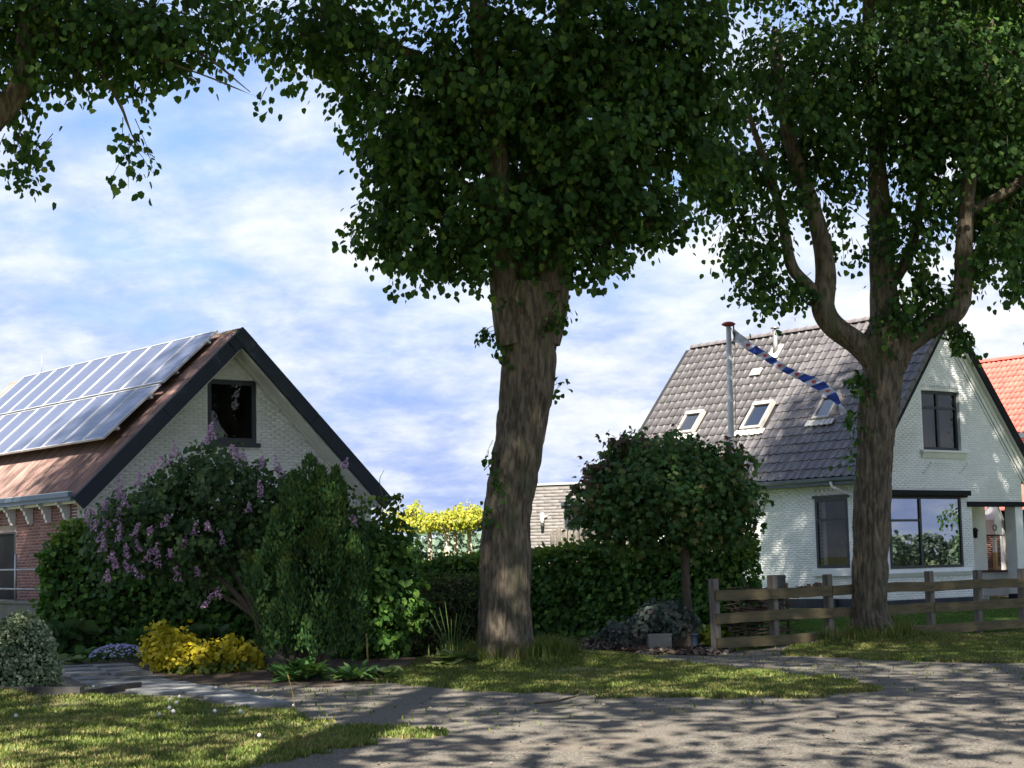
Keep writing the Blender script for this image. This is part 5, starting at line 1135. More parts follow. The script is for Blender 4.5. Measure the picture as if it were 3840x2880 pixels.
# round variegated bush, far left
RB = (-6.71, 22.98, 0.00); RB = (RB[0], RB[1] + .75, 0)
rbu = thing('round_bush', 'clipped round variegated bush behind the timber edging', 'shrub', RB)
n = 6500; d = rdir(rng, n); d[:, 2] = np.abs(d[:, 2]) * 1.15 - .12
e = .62 + .03 * (vnoise(d[:, 0] * 4, d[:, 1] * 4, d[:, 2] * 4) - .5) * 2
rx, rz_ = .50, 1.0
P_ = np.stack([d[:, 0] * rx, d[:, 1] * rx, .06 + d[:, 2] * rz_ * .98], 1) * (1 + .09 * (vnoise(d[:, 0] * 3, d[:, 1] * 3, d[:, 2] * 3)[:, None] - .5)) + rng.normal(size=(n, 3)) * .02
P_ = P_[P_[:, 2] > .02]; n = len(P_); dn = unit(P_ - np.array([0, 0, .3]))
V, F = leaves(P_, unit(dn * .6 + rdir(rng, n) + np.array([0, 0, .2])), unit(dn + rdir(rng, n) * .6), .045 * (.7 + .6 * rng.random(n))); link('foliage', np_mesh('foliage', V, F, M['variegated']), rbu)
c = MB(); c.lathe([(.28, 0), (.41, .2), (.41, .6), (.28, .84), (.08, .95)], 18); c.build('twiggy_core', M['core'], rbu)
# timber edging
m = MB(); eA, eB = np.array((-7.11, 22.44, 0.00)), np.array((-5.47, 21.97, 0.00)); dv = unit(eB - eA); pv = np.array([-dv[1], dv[0], 0])
m.prism([eA, eB, eB + [0, 0, .17], eA + [0, 0, .17]], pv * .11); eC = eB + pv * 1.6
m.prism([eB + pv * .115, eC, eC + [0, 0, .12], eB + pv * .115 + np.array([0, 0, .12])], -dv * .09)
tag(m.build('timber_edging', M['timber']), 'dark timber edging along the grass by the round bush', 'edging')
# small bed plants
def rosette(name, label, base, n, ln, m, seed, wid=1.0, up=.5, shape=LANCE, cat='plant', spread=.12, group=None):
    rng = np.random.RandomState(seed); t = thing(name, label, cat, base, group=group)
    an = rng.random(n) * 6.283; out = np.stack([np.cos(an), np.sin(an), np.zeros(n)], 1)
    base = (base[0], base[1], hz(base[0], base[1]) if 9 < base[1] < 60 and base[2] < .6 else base[2]); t.location = base; P = out * spread * rng.random(n)[:, None] + np.array([0, 0, 1]) * (.02 + .55 * ln * rng.random(n)[:, None] ** 1.5 * up * 2)
    V, F = leaves(P, unit(out * .8 + np.array([0, 0, up]) * (rng.random(n)[:, None] * 1.6 - .3) + rdir(rng, n) * .3), unit(np.array([0, 0, 1]) + out * .3 + rdir(rng, n) * .3), ln * (.6 + .6 * rng.random(n)), shape * np.array([1, wid, 1]))
    link('foliage', np_mesh('foliage', V, F, M[m]), t); return t
rosette('hellebore', 'leafy hellebore at the foot of the conifer', (-3.05, 24.82, 0.00), 120, .26, 'mat_green', 71, 1.3, .55, spread=.28)
rosette('hellebore', 'pale green flowering hellebore left of the leafy one', (-3.39, 25.57, 0.00), 46, .13, 'pale_green', 72, 2.2, .7, LEAF, spread=.12)
rosette('bed_plant', 'dark pointed leafed plant in the bed between conifer and low hedge', (-2.29, 24.36, 0.00), 120, .22, 'mat_green', 73, .9, .45, spread=.25)
rosette('bed_plant', 'pale green bushy plant at the corner of the grass mound', (-1.82, 24.40, 0.00), 60, .13, 'pale_green', 74, 1.8, .8, LEAF, spread=.14)
rosette('hosta', 'broad leafed pale hosta on the mound left of the big trunk', (-0.97, 26.90, 0.21), 34, .20, 'pale_green', 75, 2.0, .5, LEAF, spread=.25)
rosette('bed_plant', 'low rounded green plant between the phlox and the dark hedge', (-6.97, 28.66, 0.20), 110, .13, 'mat_green', 76, 1.6, .7, LEAF, spread=.28)
rosette('bed_plant', 'feathery dark plant at the foot of the hedge behind the phlox', (-6.4, 29.6, .1), 200, .26, 'mat_green', 77, .8, .9, spread=.35)
rosette('bed_plant', 'bushy dark plant at the left end of the barn hedge', (-7.66, 29.32, 0.18), 330, .24, 'lilac_leaf', 78, 1.4, 1.5, LEAF, spread=.5)
rosette('bed_plant', 'pale leafed plant at the driveway edge near the round bush', (-7.02, 27.90, 0.18), 40, .12, 'pale_green', 79, 1.8, .5, LEAF, spread=.2)
rosette('bed_plant', 'dark leafy plant behind the golden shrub', (-5.1, 28.6, 0), 300, .2, 'lilac_leaf', 80, 1.5, 1.6, LEAF, spread=.4)
t = thing('bamboo_cane', 'short pale garden cane standing in the bed before the low hedge', 'cane', (-2.33, 27.31, 0.00)); m = MB(); m.tube([(0, 0, 0), (-.02, 0, .55)], .014, 6); m.build('cane', M['yellow_wood'], t)
t = thing('onion_stalks', 'tall thin green flower stalks in front of the low dark hedge', 'plant', (-1.02, 27.07, 0.00)); a = Acc()
for i in range(9):
    x = (i - 4) * .045; a.tube([(x * .5, .02 * (i % 3), 0), (x, 0, .45 + .05 * (i % 4)), (x * 2.0, 0, .75 + .09 * (i % 4))], [.011, .010, .005], 5)
a.build('stalks', M['mat_green'], t)

# ------------------------------------------------------------------ ball-headed maple by the fence
MBs = (3.00, 30.74, 0.00); MBs = (MBs[0], MBs[1], 0)
mp = thing('maple_tree', 'small maple with a dense round clipped head on a thin trunk', 'tree', MBs)
V, F = trunk_mesh([(0, 0, -.05, .10), (0, 0, .3, .082), (*(np.array((3.00, 31.00, 0.86)) - np.array(MBs)), .078), (*(np.array((2.98, 31.00, 1.65)) - np.array(MBs)), .075), (*(np.array((2.94, 31.00, 2.18)) - np.array(MBs)), .09), (*(np.array((2.88, 31.00, 2.98)) - np.array(MBs)), .03)], 20, 60, .006)
link('trunk', np_mesh('trunk', V, [F], M['thin_bark'], True), mp)
Y = MBs[1]
lob = [(*(2.66, 31.00, 2.81), 1.35, 1.2, .80, 1.1), (*(1.69, 31.00, 2.65), .60, .7, .55, .9), (*(3.68, 31.00, 2.70), .58, .7, .62, .9), (*(2.61, 31.00, 3.43), .85, .8, .40, .9), (*(2.22, 31.00, 2.29), .85, .9, .35, .8), (*(3.45, 31.00, 2.17), .60, .7, .30, .8), (*(3.67, 31.00, 3.32), .45, .5, .30, .7), (*(1.93, 31.00, 3.32), .40, .5, .30, .6)]
rng = np.random.RandomState(81)
P_, D_, N_, s_, C_, A_, l_ = sprays(rng, lob, 1350, 10, .105, length=.36, droop=.15, shell=4)
V, F = leaves(P_, D_, N_, s_, STAR); link('crown', np_mesh('crown', V - np.array(MBs), F, M['maple']), mp)
lob = [(*(1.74, 31.00, 3.01), .6, .6, .42, 1), (*(1.90, 31.00, 3.63), .30, .3, .20, .8), (*(2.61, 31.00, 3.70), .7, .6, .18, .8), (*(3.94, 31.00, 3.49), .25, .3, .3, .7), (*(1.76, 31.00, 3.79), .10, .1, .14, .7)]
P_, D_, N_, s_, C_, A_, l_ = sprays(rng, lob, 95, 8, .095, length=.25, droop=0.0, shell=6)
V, F = leaves(P_, D_, N_, s_, STAR); link('tip_leaves', np_mesh('tip_leaves', V - np.array(MBs), F, M['maple_red']), mp)
a = Acc()
for i in range(9):
    e = lob[0] if i % 2 else lob[2]; q = np.array([MBs[0] - 1.35 + .26 * i, Y + .3 * ((i % 3) - 1), 2.95 - .16 * (i % 3)]); c_ = np.array([MBs[0] - .16, Y, 2.05]); a.tube([c_, (c_ + q) / 2 + [0, 0, .15], q], [.03, .022, .008], 5)
a.build('boughs', M['thin_bark'], mp, MBs)
# pots round its foot
def pot(name, label, cat, loc, rz, build_, m, rim=None):
    t = thing(name, label, cat, loc, rz, group=None); b_ = MB(); build_(b_); b_.build('body', M[m], t); s_ = MB(); return t
def trough(b_, w, d, h, th=.02):
    b_.box(-w / 2, w / 2, -d / 2, d / 2, 0, .03); b_.box(-w / 2, w / 2, -d / 2, -d / 2 + th, .03, h); b_.box(-w / 2, w / 2, d / 2 - th, d / 2, .03, h); b_.box(-w / 2, -w / 2 + th, -d / 2 + th, d / 2 - th, .03, h); b_.box(w / 2 - th, w / 2, -d / 2 + th, d / 2 - th, .03, h)
    b_.box(-w / 2 + th, w / 2 - th, -d / 2 + th, d / 2 - th, h - .06, h - .05)
    b_.box(-w / 2 - .012, w / 2 + .012, -d / 2 - .012, -d / 2 - .001, h - .03, h + .005)
pg = (2.45, 30.64, 0.00)
pot('planter', 'square pale grey planter in front of the hedge by the maple', 'planter', pg, R(5), lambda b_: trough(b_, .40, .34, .30), 'grey_pot')
pot('crate', 'dark crate between the pale planter and grey post', 'crate', (pg[0] - .33, pg[1] + .25, 0), R(8), lambda b_: trough(b_, .30, .3, .30), 'dark_pot')
pot('crate', 'brown crate between the pale planter and maple trunk', 'crate', (pg[0] + .36, pg[1] + .22, 0), R(-4), lambda b_: trough(b_, .24, .3, .31), 'brown_crate')
pot('stub_post', 'short grey stone post left of the planters', 'post', (pg[0] - .55, pg[1] + .3, 0), 0, lambda b_: (b_.box(-.05, .05, -.05, .05, 0, .26), b_.prism([(-.05, -.05, .26), (.05, -.05, .26), (.0, -.05, .30)], (0, .1, 0))), 'grey_pot')
pb = (3.08, 30.70, 0.00)
pot('tin_pot', 'blue cylindrical pot at the foot of the maple', 'pot', (pb[0], pb[1] - .05, 0), 0, lambda b_: b_.lathe([(.068, 0), (.07, .02), (.07, .255), (.077, .26), (.077, .285), (.066, .285), (.064, .24), (.0, .23)], 18), 'blue_pot')
base = (pg[0] + .05, pg[1] + .35, .25)
bush('potted_shrub', 'grey green shrub spreading out of the planters below the maple', base, [(pg[0] + .12, pg[1] + .3, .62, .48, .4, .28, 1), (pg[0] - .35, pg[1] + .35, .42, .45, .35, .14, .8), (pg[0] - .7, pg[1] + .45, .35, .3, .3, .10, .6), (pg[0] + .35, pg[1] + .3, .55, .3, .3, .22, .8)], 300, 9, .07, 'grey_leaf', 83, length=.22, stems=[[(pg[0], pg[1] + .2, .2, .015), (pg[0] + .1, pg[1] + .25, .45, .012), (pg[0] + .2, pg[1] + .3, .8, .005)], [(pg[0], pg[1] + .2, .2, .015), (pg[0] - .3, pg[1] + .3, .4, .010), (pg[0] - .7, pg[1] + .4, .45, .005)]])
rosette('bed_plant', 'light green sprouting plant between the blue pot and fence', (pb[0] + .45, pb[1] + .5, 0), 110, .2, 'hornbeam_tip', 84, 1.8, 1.1, LEAF, spread=.3)

# ------------------------------------------------------------------ plank fence
fz = math.atan2(FT[1], FT[0])
fen = thing('plank_fence', 'weathered wooden post and plank fence in front of the white house', 'fence', (fence_a[0], fence_a[1], 0), fz)
NP_ = 9; SPc = 8.464 / 6
rng = np.random.RandomState(91)
for i in range(NP_):
    m = MB(); h = 1.25 + .015 * rng.normal(); e = .062
    m.box(-e, e, -e, e, -.1, h - .012); m.prism([(-e, -e, h - .012), (e, -e, h - .012), (e - .01, -e, h), (-e + .01, -e, h)], (0, 2 * e, 0))
    m.build('post', M['post_wood'], fen, (i * SPc, 0, 0), (rng.normal() * .01, rng.normal() * .012, rng.normal() * .02))
for z, nm in ((.87, 'rail'), (.485, 'rail'), (.085, 'kick_board')):
    for i in range(0, NP_ - 1, 2):
        m = MB(); h = .175 if nm == 'rail' else .17; sag = .012 * rng.normal()
        L = 2 * SPc - .008; n = 8; v = []
        for k in range(n + 1):
            x = -.06 * (i == 0) + (L + .06 * (i == 0)) * k / n; dz = sag * math.sin(math.pi * k / n) + .004 * rng.normal(); dy = .005 * rng.normal()
            v += [(x, -.105 + dy, dz), (x, -.105 + dy, h + dz), (x, -.066 + dy, h + dz), (x, -.066 + dy, dz)]
        f = [(4 * k + j, 4 * k + (j + 1) % 4, 4 * k + 4 + (j + 1) % 4, 4 * k + 4 + j) for k in range(n) for j in range(4)] + [(3, 2, 1, 0), (4 * n, 4 * n + 1, 4 * n + 2, 4 * n + 3)]
        m.add([(x, y, zz) for x, y, zz in v], f); m.build(nm, M['fence_wood'], fen, (i * SPc, rng.normal() * .003, z))
# woven branch hurdle behind the fence
hu = thing('woven_hurdle', 'dark woven branch hurdle behind the left end of the plank fence', 'hurdle', (fence_a[0] + .42, fence_a[1] + .75, 0), fz)
for i in range(5):
    m = MB(); m.tube([(i * .33, 0, -.05), (i * .33 + .01, .01, 1.0 + .12 * rng.random())], .026, 7); m.build('stake', M['branch'], hu)
for i in range(34):
    m = MB(); z = .12 + i * .027 + .01 * rng.normal(); ph_ = (i % 2) * math.pi; pts = []
    x0_, x1_ = -.25 + .2 * rng.random(), 1.35 + .45 * rng.random()
    for k in range(13):
        x = x0_ + (x1_ - x0_) * k / 12; pts.append((x, .045 * math.cos(x / .33 * math.pi + ph_), z + .03 * math.sin(x * 2 + i) + .012 * rng.normal()))
    r = .011 + .008 * rng.random(); m.tube(pts, [r] * 7 + [r * .9, r * .8, r * .7, r * .6, r * .5, r * .35], 5, caps=False); m.build('branch', M['branch'], hu)
# garden chair of dark rattan by the side wall
ch = thing('garden_chair', 'dark garden chair with slatted back by the white side wall', 'chair', (6.84, 47.20, 0.05), R(-60))
m = MB(); m.box(-.27, .27, -.25, .27, .40, .45); m.build('seat', M['rattan'], ch)
for sx in (-1, 1):
    for sy in (-1, 1):
        m = MB(); m.box(sx * .25 - .02, sx * .25 + .02, sy * .23 - .02, sy * .23 + .02, 0, .40); m.build('leg', M['rattan'], ch)
    m = MB(); m.box(sx * .28 - .025, sx * .28 + .025, -.25, .27, .63, .66); m.box(sx * .28 - .02, sx * .28 + .02, -.25, -.21, .45, .63); m.build('armrest', M['rattan'], ch)
m = MB()
for i in range(12): m.box(-.27 + i * .047, -.27 + i * .047 + .030, .26, .285, .45, 1.04)
m.box(-.28, .28, .287, .30, .95, 1.0); m.box(-.28, .28, .287, .30, .50, .55); m.build('backrest', M['rattan'], ch)
rosette('red_leaved_shrub', 'small red leaved shrub below the side window', (7.23, 43.00, 0.60), 60, .22, 'maple_red', 92, 1.4, .8, LEAF, spread=.35)
hx_ = R(38.075)
def hw(a, b, z=0.0): return (9.34 + a * math.cos(hx_) - b * math.sin(hx_), 46.177 + a * math.sin(hx_) + b * math.cos(hx_), z)
t = thing('driftwood', 'dark crooked branch leaning in the porch beside the bay window', 'branch', hw(4.92, .75, .2)); m = MB(); m.tube([(0, 0, 0), (.02, 0, .9), (.20, .05, 1.25), (.12, .05, 1.55), (-.08, .05, 1.82)], [.045, .05, .05, .04, .02], 8); m.build('stem', M['lantern'], t)
t = thing('yucca', 'spiky yucca plant in front of the porch pillar', 'plant', hw(6.55, -1.2, .15)); rng = np.random.RandomState(93); n = 70
d = rdir(rng, n); d[:, 2] = np.abs(d[:, 2]) * .9 - .1; V, F = leaves(np.tile([0, 0, 1.3], (n, 1)) + d * .03, d, rdir(rng, n), .42 * (.7 + .5 * rng.random(n)), LANCE * np.array([1, .28, .5])); link('foliage', np_mesh('foliage', V, F, M['grey_leaf']), t)
m = MB(); m.tube([(0, 0, -.05), (.02, 0, .7), (0, 0, 1.32)], [.06, .05, .05], 8); m.build('stem', M['thin_bark'], t)
# bird house on its pole, seen through the porch
t = thing('bird_house', 'white bird house on a yellow pole seen through the porch', 'bird house', hw(8.55, 2.4, .1), hx_)
m = MB(); m.box(-.05, .05, -.05, .05, 0, 1.45); m.build('pole', M['yellow_wood'], t)
m = MB(); m.box(-.05, .05, -.05, .05, 1.453, 1.95); m.build('upper_pole', M['white_paint'], t)
m = MB(); m.box(-.21, .21, -.2, .2, 1.953, 1.99); m.build('base_board', M['lantern'], t)
m = MB(); m.prism([(-.17, -.16, 2.0), (.17, -.16, 2.0), (.17, -.16, 2.5), (0, -.16, 2.85), (-.17, -.16, 2.5)], (0, .32, 0)); m.lathe([(.05, 0), (.05, .004)], 10, (0, 0, 1.9985)); bh = m.build('box', M['white_paint'], t)
m = MB()
for sx in (-1, 1): m.prism([(0, -.2, 2.88), (sx * .24, -.2, 2.42), (sx * .24, -.2, 2.45), (0, -.2, 2.93)], (0, .4, 0))
m.build('roof', M['white_paint'], t)
m = MB(); m.tube([(-.2 + .09 * math.cos(q), -.18, 2.2 + .09 * math.sin(q)) for q in np.linspace(0, 6.283, 13)], .014, 5); m.build('hanging_ring', M['lantern'], t)
bush('border_shrub', 'dark low shrub behind the porch parapet', hw(9.0, 1.6, .1), [(*hw(8.4, 1.2, .9), .7, .7, .3, 1), (*hw(9.2, 1.6, 1.0), .6, .6, .3, 1)], 160, 8, .08, 'lilac_leaf', 94)

# ------------------------------------------------------------------ flagpole and pennant
fp = (4.71, 38.00, 1.96); fpz = (fp[0], fp[1], 0.1)
t = thing('flagpole', 'grey flagpole with red knob standing behind the maple', 'flagpole', fpz)
top_ = np.array((4.79, 38.00, 6.65)) - np.array(fpz)
m = MB(); m.tube([(0, 0, 0), top_ * .5, top_], [.085, .072, .055], 14); m.build('pole', M['pole'], t)
m = MB(); m.lathe([(0.03, -.02), (.10, .0), (.155, .03), (.155, .05), (.10, .085), (.02, .10)], 16, tuple(top_)); m.build('knob', M['red_knob'], t)
m = MB(); m.tube([top_ + [.06, -.02, -.05], top_ + [.13, -.02, -.35], top_ + [.10, -.02, -.9], top_ * .5 + [.10, -.05, 0]], .008, 4); m.build('halyard', M['rope'], t)
pe = [((4.90, 38.00, 6.60), (4.89, 38.0, 6.28)), ((5.18, 37.88, 6.33), (4.98, 37.88, 6.24)), ((5.34, 37.76, 6.17), (5.16, 37.76, 6.07)), ((5.52, 37.64, 6.03), (5.32, 37.64, 5.95)), ((5.66, 37.52, 5.90), (5.48, 37.52, 5.83)), ((5.76, 37.40, 5.79), (5.62, 37.40, 5.70)), ((5.93, 37.28, 5.65), (5.79, 37.28, 5.56)), ((6.08, 37.16, 5.55), (5.94, 37.16, 5.46)), ((6.26, 37.04, 5.46), (6.09, 37.04, 5.36)), ((6.47, 36.92, 5.36), (6.21, 36.92, 5.26)), ((6.60, 36.80, 5.26), (6.33, 36.80, 5.16)), ((6.73, 36.68, 5.13), (6.47, 36.68, 5.05)), ((6.82, 36.56, 5.01), (6.60, 36.56, 4.92)), ((6.90, 36.46, 4.76), (6.82, 36.46, 4.72)), ((7.02, 36.40, 4.55), (6.88, 36.42, 4.50))]
ft = thing('pennant', 'long blue and white striped pennant with red hearts streaming from the flagpole', 'pennant', pe[0][0])
pe = np.array(pe); up_s = spline(pe[:, 0], 14 * 6 + 1); lo_s = spline(pe[:, 1], 14 * 6 + 1); b0 = pe[0][0]
for s in range(14):
    ac = Acc(); rows = []
    for i in range(s * 6, s * 6 + 7):
        rows.append([up_s[i] + (lo_s[i] - up_s[i]) * j / 4 + np.array([0, .03 * math.sin(i * .9 + j * .8), 0]) - b0 for j in range(5)])
    idx = np.arange(35).reshape(7, 5)
    Q = np.stack([idx[:-1, :-1], idx[:-1, 1:], idx[1:, 1:], idx[1:, :-1]], -1).reshape(-1, 4)
    wht = s % 2 == 1 or s == 0
    st_ = link('stripe', np_mesh('stripe', np.array(rows).reshape(-1, 3), [Q], M['flag_white' if wht else 'flag_blue'], True), ft)
    if wht and s > 0 and s < 13:
        c = (up_s[s * 6 + 3] + lo_s[s * 6 + 3]) / 2 - b0; e1 = unit(up_s[s * 6 + 5] - up_s[s * 6 + 1]); e2 = unit(up_s[s * 6 + 3] - lo_s[s * 6 + 3]); e2 = unit(e2 - e1 * (e1 @ e2) * .5)
        hv = []
        for k in range(18):
            q = 6.283 * k / 18; hx, hy = 16 * math.sin(q) ** 3 / 17, (13 * math.cos(q) - 5 * math.cos(2 * q) - 2 * math.cos(3 * q) - math.cos(4 * q)) / 17
            hv.append(c + .055 * (hx * e2 + hy * e1) + np.array([0, -.045, 0]))
        h_ = MB(); h_.prism(hv, (0, -.004, 0)); h_.build('heart', M['flag_red'], st_)
m = MB(); m.tube([(0, 0, .06), (0, 0, -.38)], .016, 6); m.build('hoist_rod', M['black'], ft)

# ------------------------------------------------------------------ roof-trained plane trees far off, palisade and woods
for i, (q, rad, lab, tz) in enumerate((((-3.81, 62.00, 1.75), .055, 'roof trained plane tree with thin mottled trunk, leftmost of the row', 3.75), ((-2.95, 60.00, 1.73), .085, 'roof trained plane tree with pale yellow trunk', 3.2), ((-2.33, 59.00, 1.71), .09, 'roof trained plane tree with thick pinkish trunk', 3.35), ((-2.09, 61.00, 1.71), .08, 'roof trained plane tree with trunk close beside the thick pinkish one', 3.6), ((-1.59, 60.00, 1.70), .08, 'roof trained plane tree with pale trunk next to the big lime', 3.6))):
    bs = (q[0], q[1], 0)
    t = thing('plane_tree', lab, 'tree', bs, group='roof trained plane trees beyond the hedge'); rng = np.random.RandomState(120 + i)
    m = MB(); m.tube([(0, 0, 0), (.02, 0, 1.5), (0, 0, 2.75)], [rad * 1.25, rad, rad * .9], 8); m.build('trunk', M['pale_bark'], t)
    a = Acc()
    for k in range(6): a.tube([(0, 0, 2.65), (.35 * math.cos(k * 1.05), .35 * math.sin(k * 1.05), 2.95), (.8 * math.cos(k * 1.05), .8 * math.sin(k * 1.05), 3.05)], [rad * .5, rad * .35, .012], 5)
    a.build('boughs', M['pale_bark'], t)
    lo = [(bs[0], bs[1], 3.12, .62, .9, .22, 1), (bs[0] + .2, bs[1], (tz + 3.1) / 2, .34, .5, (tz - 2.9) / 2, .6)]
    if i == 0: lo += [(bs[0] - .75, bs[1], 3.3, .12, .3, .34, .5), (bs[0] - .35, bs[1], 3.4, .12, .3, .2, .4)]
    P_, D_, N_, s_, C_, A_, l_ = sprays(rng, lo, 210, 6, .095, length=.25, shell=2)
    V, F = leaves(P_, D_, N_, s_); link('crown', np_mesh('crown', V - np.array(bs), F, M['plane']), t)
pf = thing('picket_palisade', 'row of grey split wooden stakes above the hedge in front of the annex', 'palisade', (*(0.94, 47.00, 1.63)[:2], 0), R(8))
for i in range(9):
    m = MB(); h = 2.42 + .10 * ((i * 7) % 4) / 3; m.prism([(i * .16, 0, 0), (i * .16 + .13, 0, 0), (i * .16 + .13, 0, h - .06), (i * .16 + .065, 0, h), (i * .16, 0, h - .08)], (0, .05, 0)); m.build('stake', M['post_wood'], pf)
def far_wood(name, label, seed, x0, x1, y0, y1, n, hmin, hmax, size):
    rng = np.random.RandomState(seed); k = 34
    cx, cy = rng.uniform(x0, x1, k), rng.uniform(y0, y1, k); hh = rng.uniform(hmin, hmax, k); rr = hh * rng.uniform(.45, .7, k)
    i = rng.randint(0, k, n); d = rdir(rng, n); d[:, 2] = np.abs(d[:, 2])
    P = np.stack([cx[i] + d[:, 0] * rr[i], cy[i] + d[:, 1] * rr[i], .2 * hh[i] + d[:, 2] * hh[i] * .8 * (.75 + .25 * rng.random(n))], 1)
    low = rng.random(n) < .25; P[low, 2] *= rng.random(low.sum())
    V, F = leaves(P, rdir(rng, n), unit(d + rdir(rng, n) * .5), size * (.6 + .8 * rng.random(n))); o = link(name, np_mesh(name, V, F, M['wood_far'])); o['kind'] = 'stuff'; o['label'] = label; return o
far_wood('distant_wood', 'distant wood coloured a hazy blue green beyond the fields', 131, -42, 10, 235, 275, 9000, 4.5, 8.0, .8)
far_wood('side_wood', 'dark wood beyond the field, mirrored in the bay window', 132, 150, 190, 30, 62, 12000, 2.2, 4.2, .5)

# ------------------------------------------------------------------ grass, litter, paving
def blades(name, zone, dens, hgt_, m, seed, x0, x1, y0, y1, wd=.010, pred=None):
    rng = np.random.RandomState(seed)
    sel = (ZONE == zone) & (ZCX > x0) & (ZCX < x1) & (ZCY > y0) & (ZCY < y1)
    cx, cy = ZCX[sel], ZCY[sel]; n = int(len(cx) * CELL * CELL * dens); k = rng.randint(0, len(cx), n)
    x = cx[k] + (rng.random(n) - .5) * CELL * 1.25; y = cy[k] + (rng.random(n) - .5) * CELL * 1.25
    patch = vnoise(x * .9, y * .9, 4) * .6 + vnoise(x * 3, y * 3, 8) * .4
    ok = rng.random(n) < np.clip(patch * 2.2 - .25, .12, 1)
    if pred is not None: ok &= pred(x, y, rng)
    x, y, patch = x[ok], y[ok], patch[ok]; n = len(x); z = hgt(x, y)
    h = hgt_ * (.45 + .8 * rng.random(n)) * (.55 + .8 * patch); an = rng.random(n) * 6.283; le = (rng.random(n) * .8 + .2)
    w = wd * (.6 + .7 * rng.random(n))
    dx, dy = np.cos(an), np.sin(an); B = np.stack([x, y, z - .01], 1)
    sx = np.stack([-dy * w, dx * w, 0 * x], 1); mid = B + np.stack([dx * h * le * .25, dy * h * le * .25, h * .62], 1); tip = B + np.stack([dx * h * le * .8, dy * h * le * .8, h], 1)
    V = np.stack([B - sx, B + sx, mid + sx * .7, tip, mid - sx * .7], 1).reshape(-1, 3); o = (np.arange(n) * 5)[:, None]
    ob = link(name, np_mesh(name, V, [o + np.array([[0, 1, 2, 4]]), o + np.array([[4, 2, 3]])], M[m])); ob['kind'] = 'stuff'; return ob
blades('verge_grass', 2, 2600, .058, 'grass', 141, -9, 12, 12, 37)
blades('lawn_grass', 4, 1100, .05, 'lawn', 142, 2.5, 15, 29, 46, .012)
blades('dry_grass', 2, 2200, .05, 'straw', 146, -9, 12, 12, 37, .009, lambda x, y, rng: vnoise(x * .8 + 3, y * 1.1, 11) * .65 + vnoise(x * 2.7, y * 2.7, 5) * .35 > .56)
near_t = lambda x, y, rng: np.minimum(np.hypot(x - LIME[1][0], y - LIME[1][1]), np.hypot(x - LIME[2][0] + .4, y - LIME[2][1])) < .75 + .5 * rng.random(len(x))
blades('long_grass', 2, 1500, .26, 'grass', 143, -3, 9, 24, 34, .009, near_t)
edge = lambda x, y, rng: (rng.random(len(x)) < .04)
blades('weeds', 0, 600, .05, 'grass', 144, -9, 12, 14, 34, .012, edge)
rng = np.random.RandomState(145)
sel = (ZONE == 5) & (ZCY < 36); cx, cy = ZCX[sel], ZCY[sel]; k = rng.randint(0, len(cx), 4200); x = cx[k] + rng.normal(size=4200) * .06; y = cy[k] + rng.normal(size=4200) * .06
V, F = leaves(np.stack([x, y, hgt(x, y) + .015 + .03 * rng.random(4200)], 1), unit(rdir(rng, 4200) * np.array([1, 1, .35])), unit(np.array([0, 0, 1]) + rdir(rng, 4200) * .6), .075 * (.6 + .8 * rng.random(4200))); o = link('leaf_litter', np_mesh('leaf_litter', V, F, M['litter'])); o['kind'] = 'stuff'
sel = ((ZONE == 0) | (ZONE == 1)) & (ZCY > 13) & (ZCY < 32) & (np.abs(ZCX) < 10); cx, cy = ZCX[sel], ZCY[sel]; n = 2600; k = rng.randint(0, len(cx), n); x = cx[k] + rng.normal(size=n) * .05; y = cy[k] + rng.normal(size=n) * .05
V, F = leaves(np.stack([x, y, hgt(x, y) + .008], 1), unit(rdir(rng, n) * np.array([1, 1, .25])), unit(np.array([0, 0, 1]) + rdir(rng, n) * .35), .03 * (.4 + rng.random(n))); o = link('fallen_bits', np_mesh('fallen_bits', V, F, M['litter'])); o['kind'] = 'stuff'
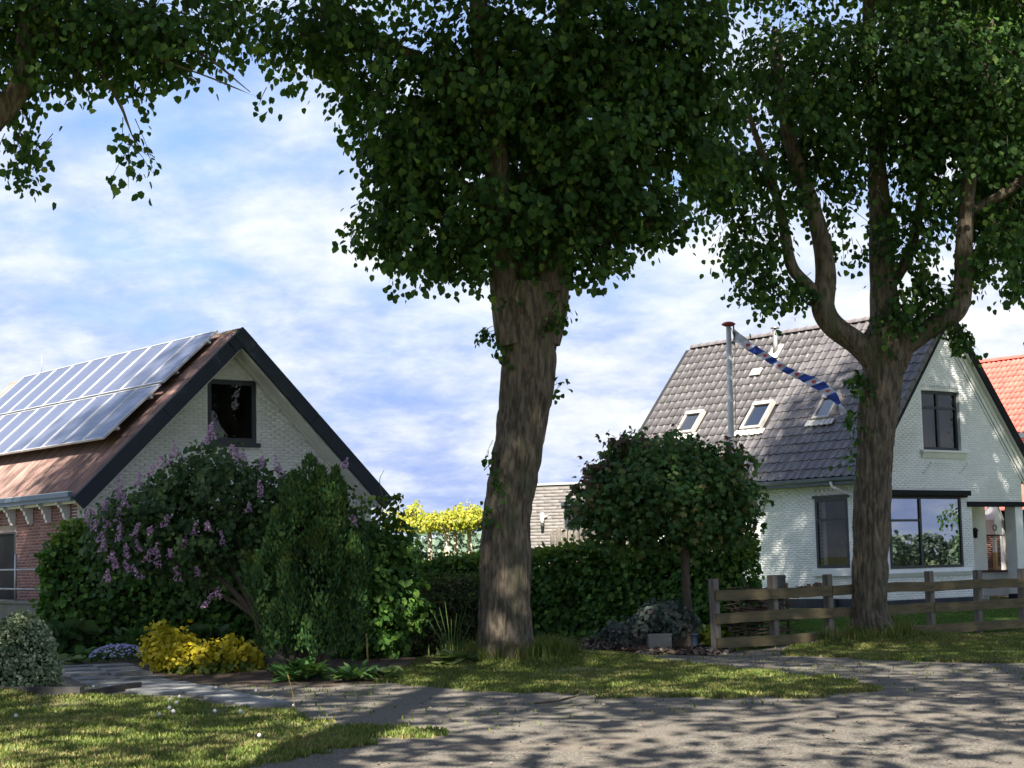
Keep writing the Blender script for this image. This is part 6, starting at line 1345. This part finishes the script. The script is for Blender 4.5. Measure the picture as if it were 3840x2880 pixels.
# paving slabs of the driveway on the left, one by one
pav = bpy.data.objects.new('paving', None); COL.objects.link(pav); pav['kind'] = 'structure'
pl = [(-7.89, 29.66), (-6.42, 27.70), (-4.73, 25.38), (-3.27, 22.46), (-2.53, 20.40), (-3.14, 20.57), (-4.93, 22.96), (-6.60, 25.37), (-7.35, 27.40)]
rng = np.random.RandomState(151); sb = MB(); ww_ = .285; sb.box(-ww_, ww_, -ww_, ww_, -.03, .016); sm_ = sb.mesh('paving_slab', M['slab'])
gx = R(26); cnt = 0
for i in range(-14, 15):
    for j in range(-20, 21):
        u, v = i * .59, j * .59 + (.295 if i % 2 else 0); x = -5.6 + u * math.cos(gx) - v * math.sin(gx); y = 26.0 + u * math.sin(gx) + v * math.cos(gx)
        if inpoly(np.array([x]), np.array([y]), pl)[0] and cnt < 260:
            link('paving_slab', sm_, pav, (x, y, hz(x, y) + .012 + .004 * rng.normal()), (rng.normal() * .010, rng.normal() * .010, gx + rng.normal() * .012)); cnt += 1
# dandelion clocks in the front grass
dm = MB(); dm.tube([(0, 0, 0), (.006, 0, .10)], .004, 5, 1); dm.lathe([(.004, .092), (.020, .100), (.028, .118), (.024, .138), (.008, .150)], 10, (.006, 0, 0), 0)
dme = dm.mesh('dandelion', [M['seed'], M['mat_green']])
for i, q in enumerate(((-3.89, 22.65), (-4.08, 21.12), (-4.07, 20.61), (-3.91, 20.09), (-3.81, 19.29), (-3.69, 18.90), (-3.27, 18.97), (-3.85, 18.82), (-5.50, 22.79), (-5.33, 18.73), (-3.24, 21.79), (-2.85, 20.48), (-2.51, 19.58), (-2.98, 18.72), (-2.39, 16.15))):
    o = link('dandelion', dme, None, (q[0], q[1], hz(q[0], q[1])), (rng.normal() * .12, rng.normal() * .12, rng.random() * 6))
    s_ = .55 + .25 * rng.random(); o.scale = (s_, s_, s_); tag(o, 'white dandelion seed head on a short stem in the front grass', 'dandelion', 'dandelion seed heads in the front grass')
# stray twig lying on the drive
m = MB(); q0, q1, q2 = (0.17, 19.65, 0.00), (0.46, 19.77, 0.00), (0.83, 20.75, -0.00); m.tube([(*q0[:2], .03), (*q1[:2], .045), (*((np.array(q1) + np.array(q2)) / 2)[:2], .05), (*q2[:2], .10)], [.012, .014, .011, .004], 6)
tag(m.build('fallen_twig', M['branch']), 'thin bent twig lying on the driveway in front of the mound', 'twig')
t = thing('grass_stalk', 'tall dry grass stalk rising from the front grass beside the driveway', 'grass stalk', (-2.48, 19.57, -0.00)); m = MB(); m.tube([(0, 0, 0), (-.03, 0, .2), (-.085, 0, .42)], [.006, .005, .003], 5); m.build('stalk', M['yellow_wood'], t)
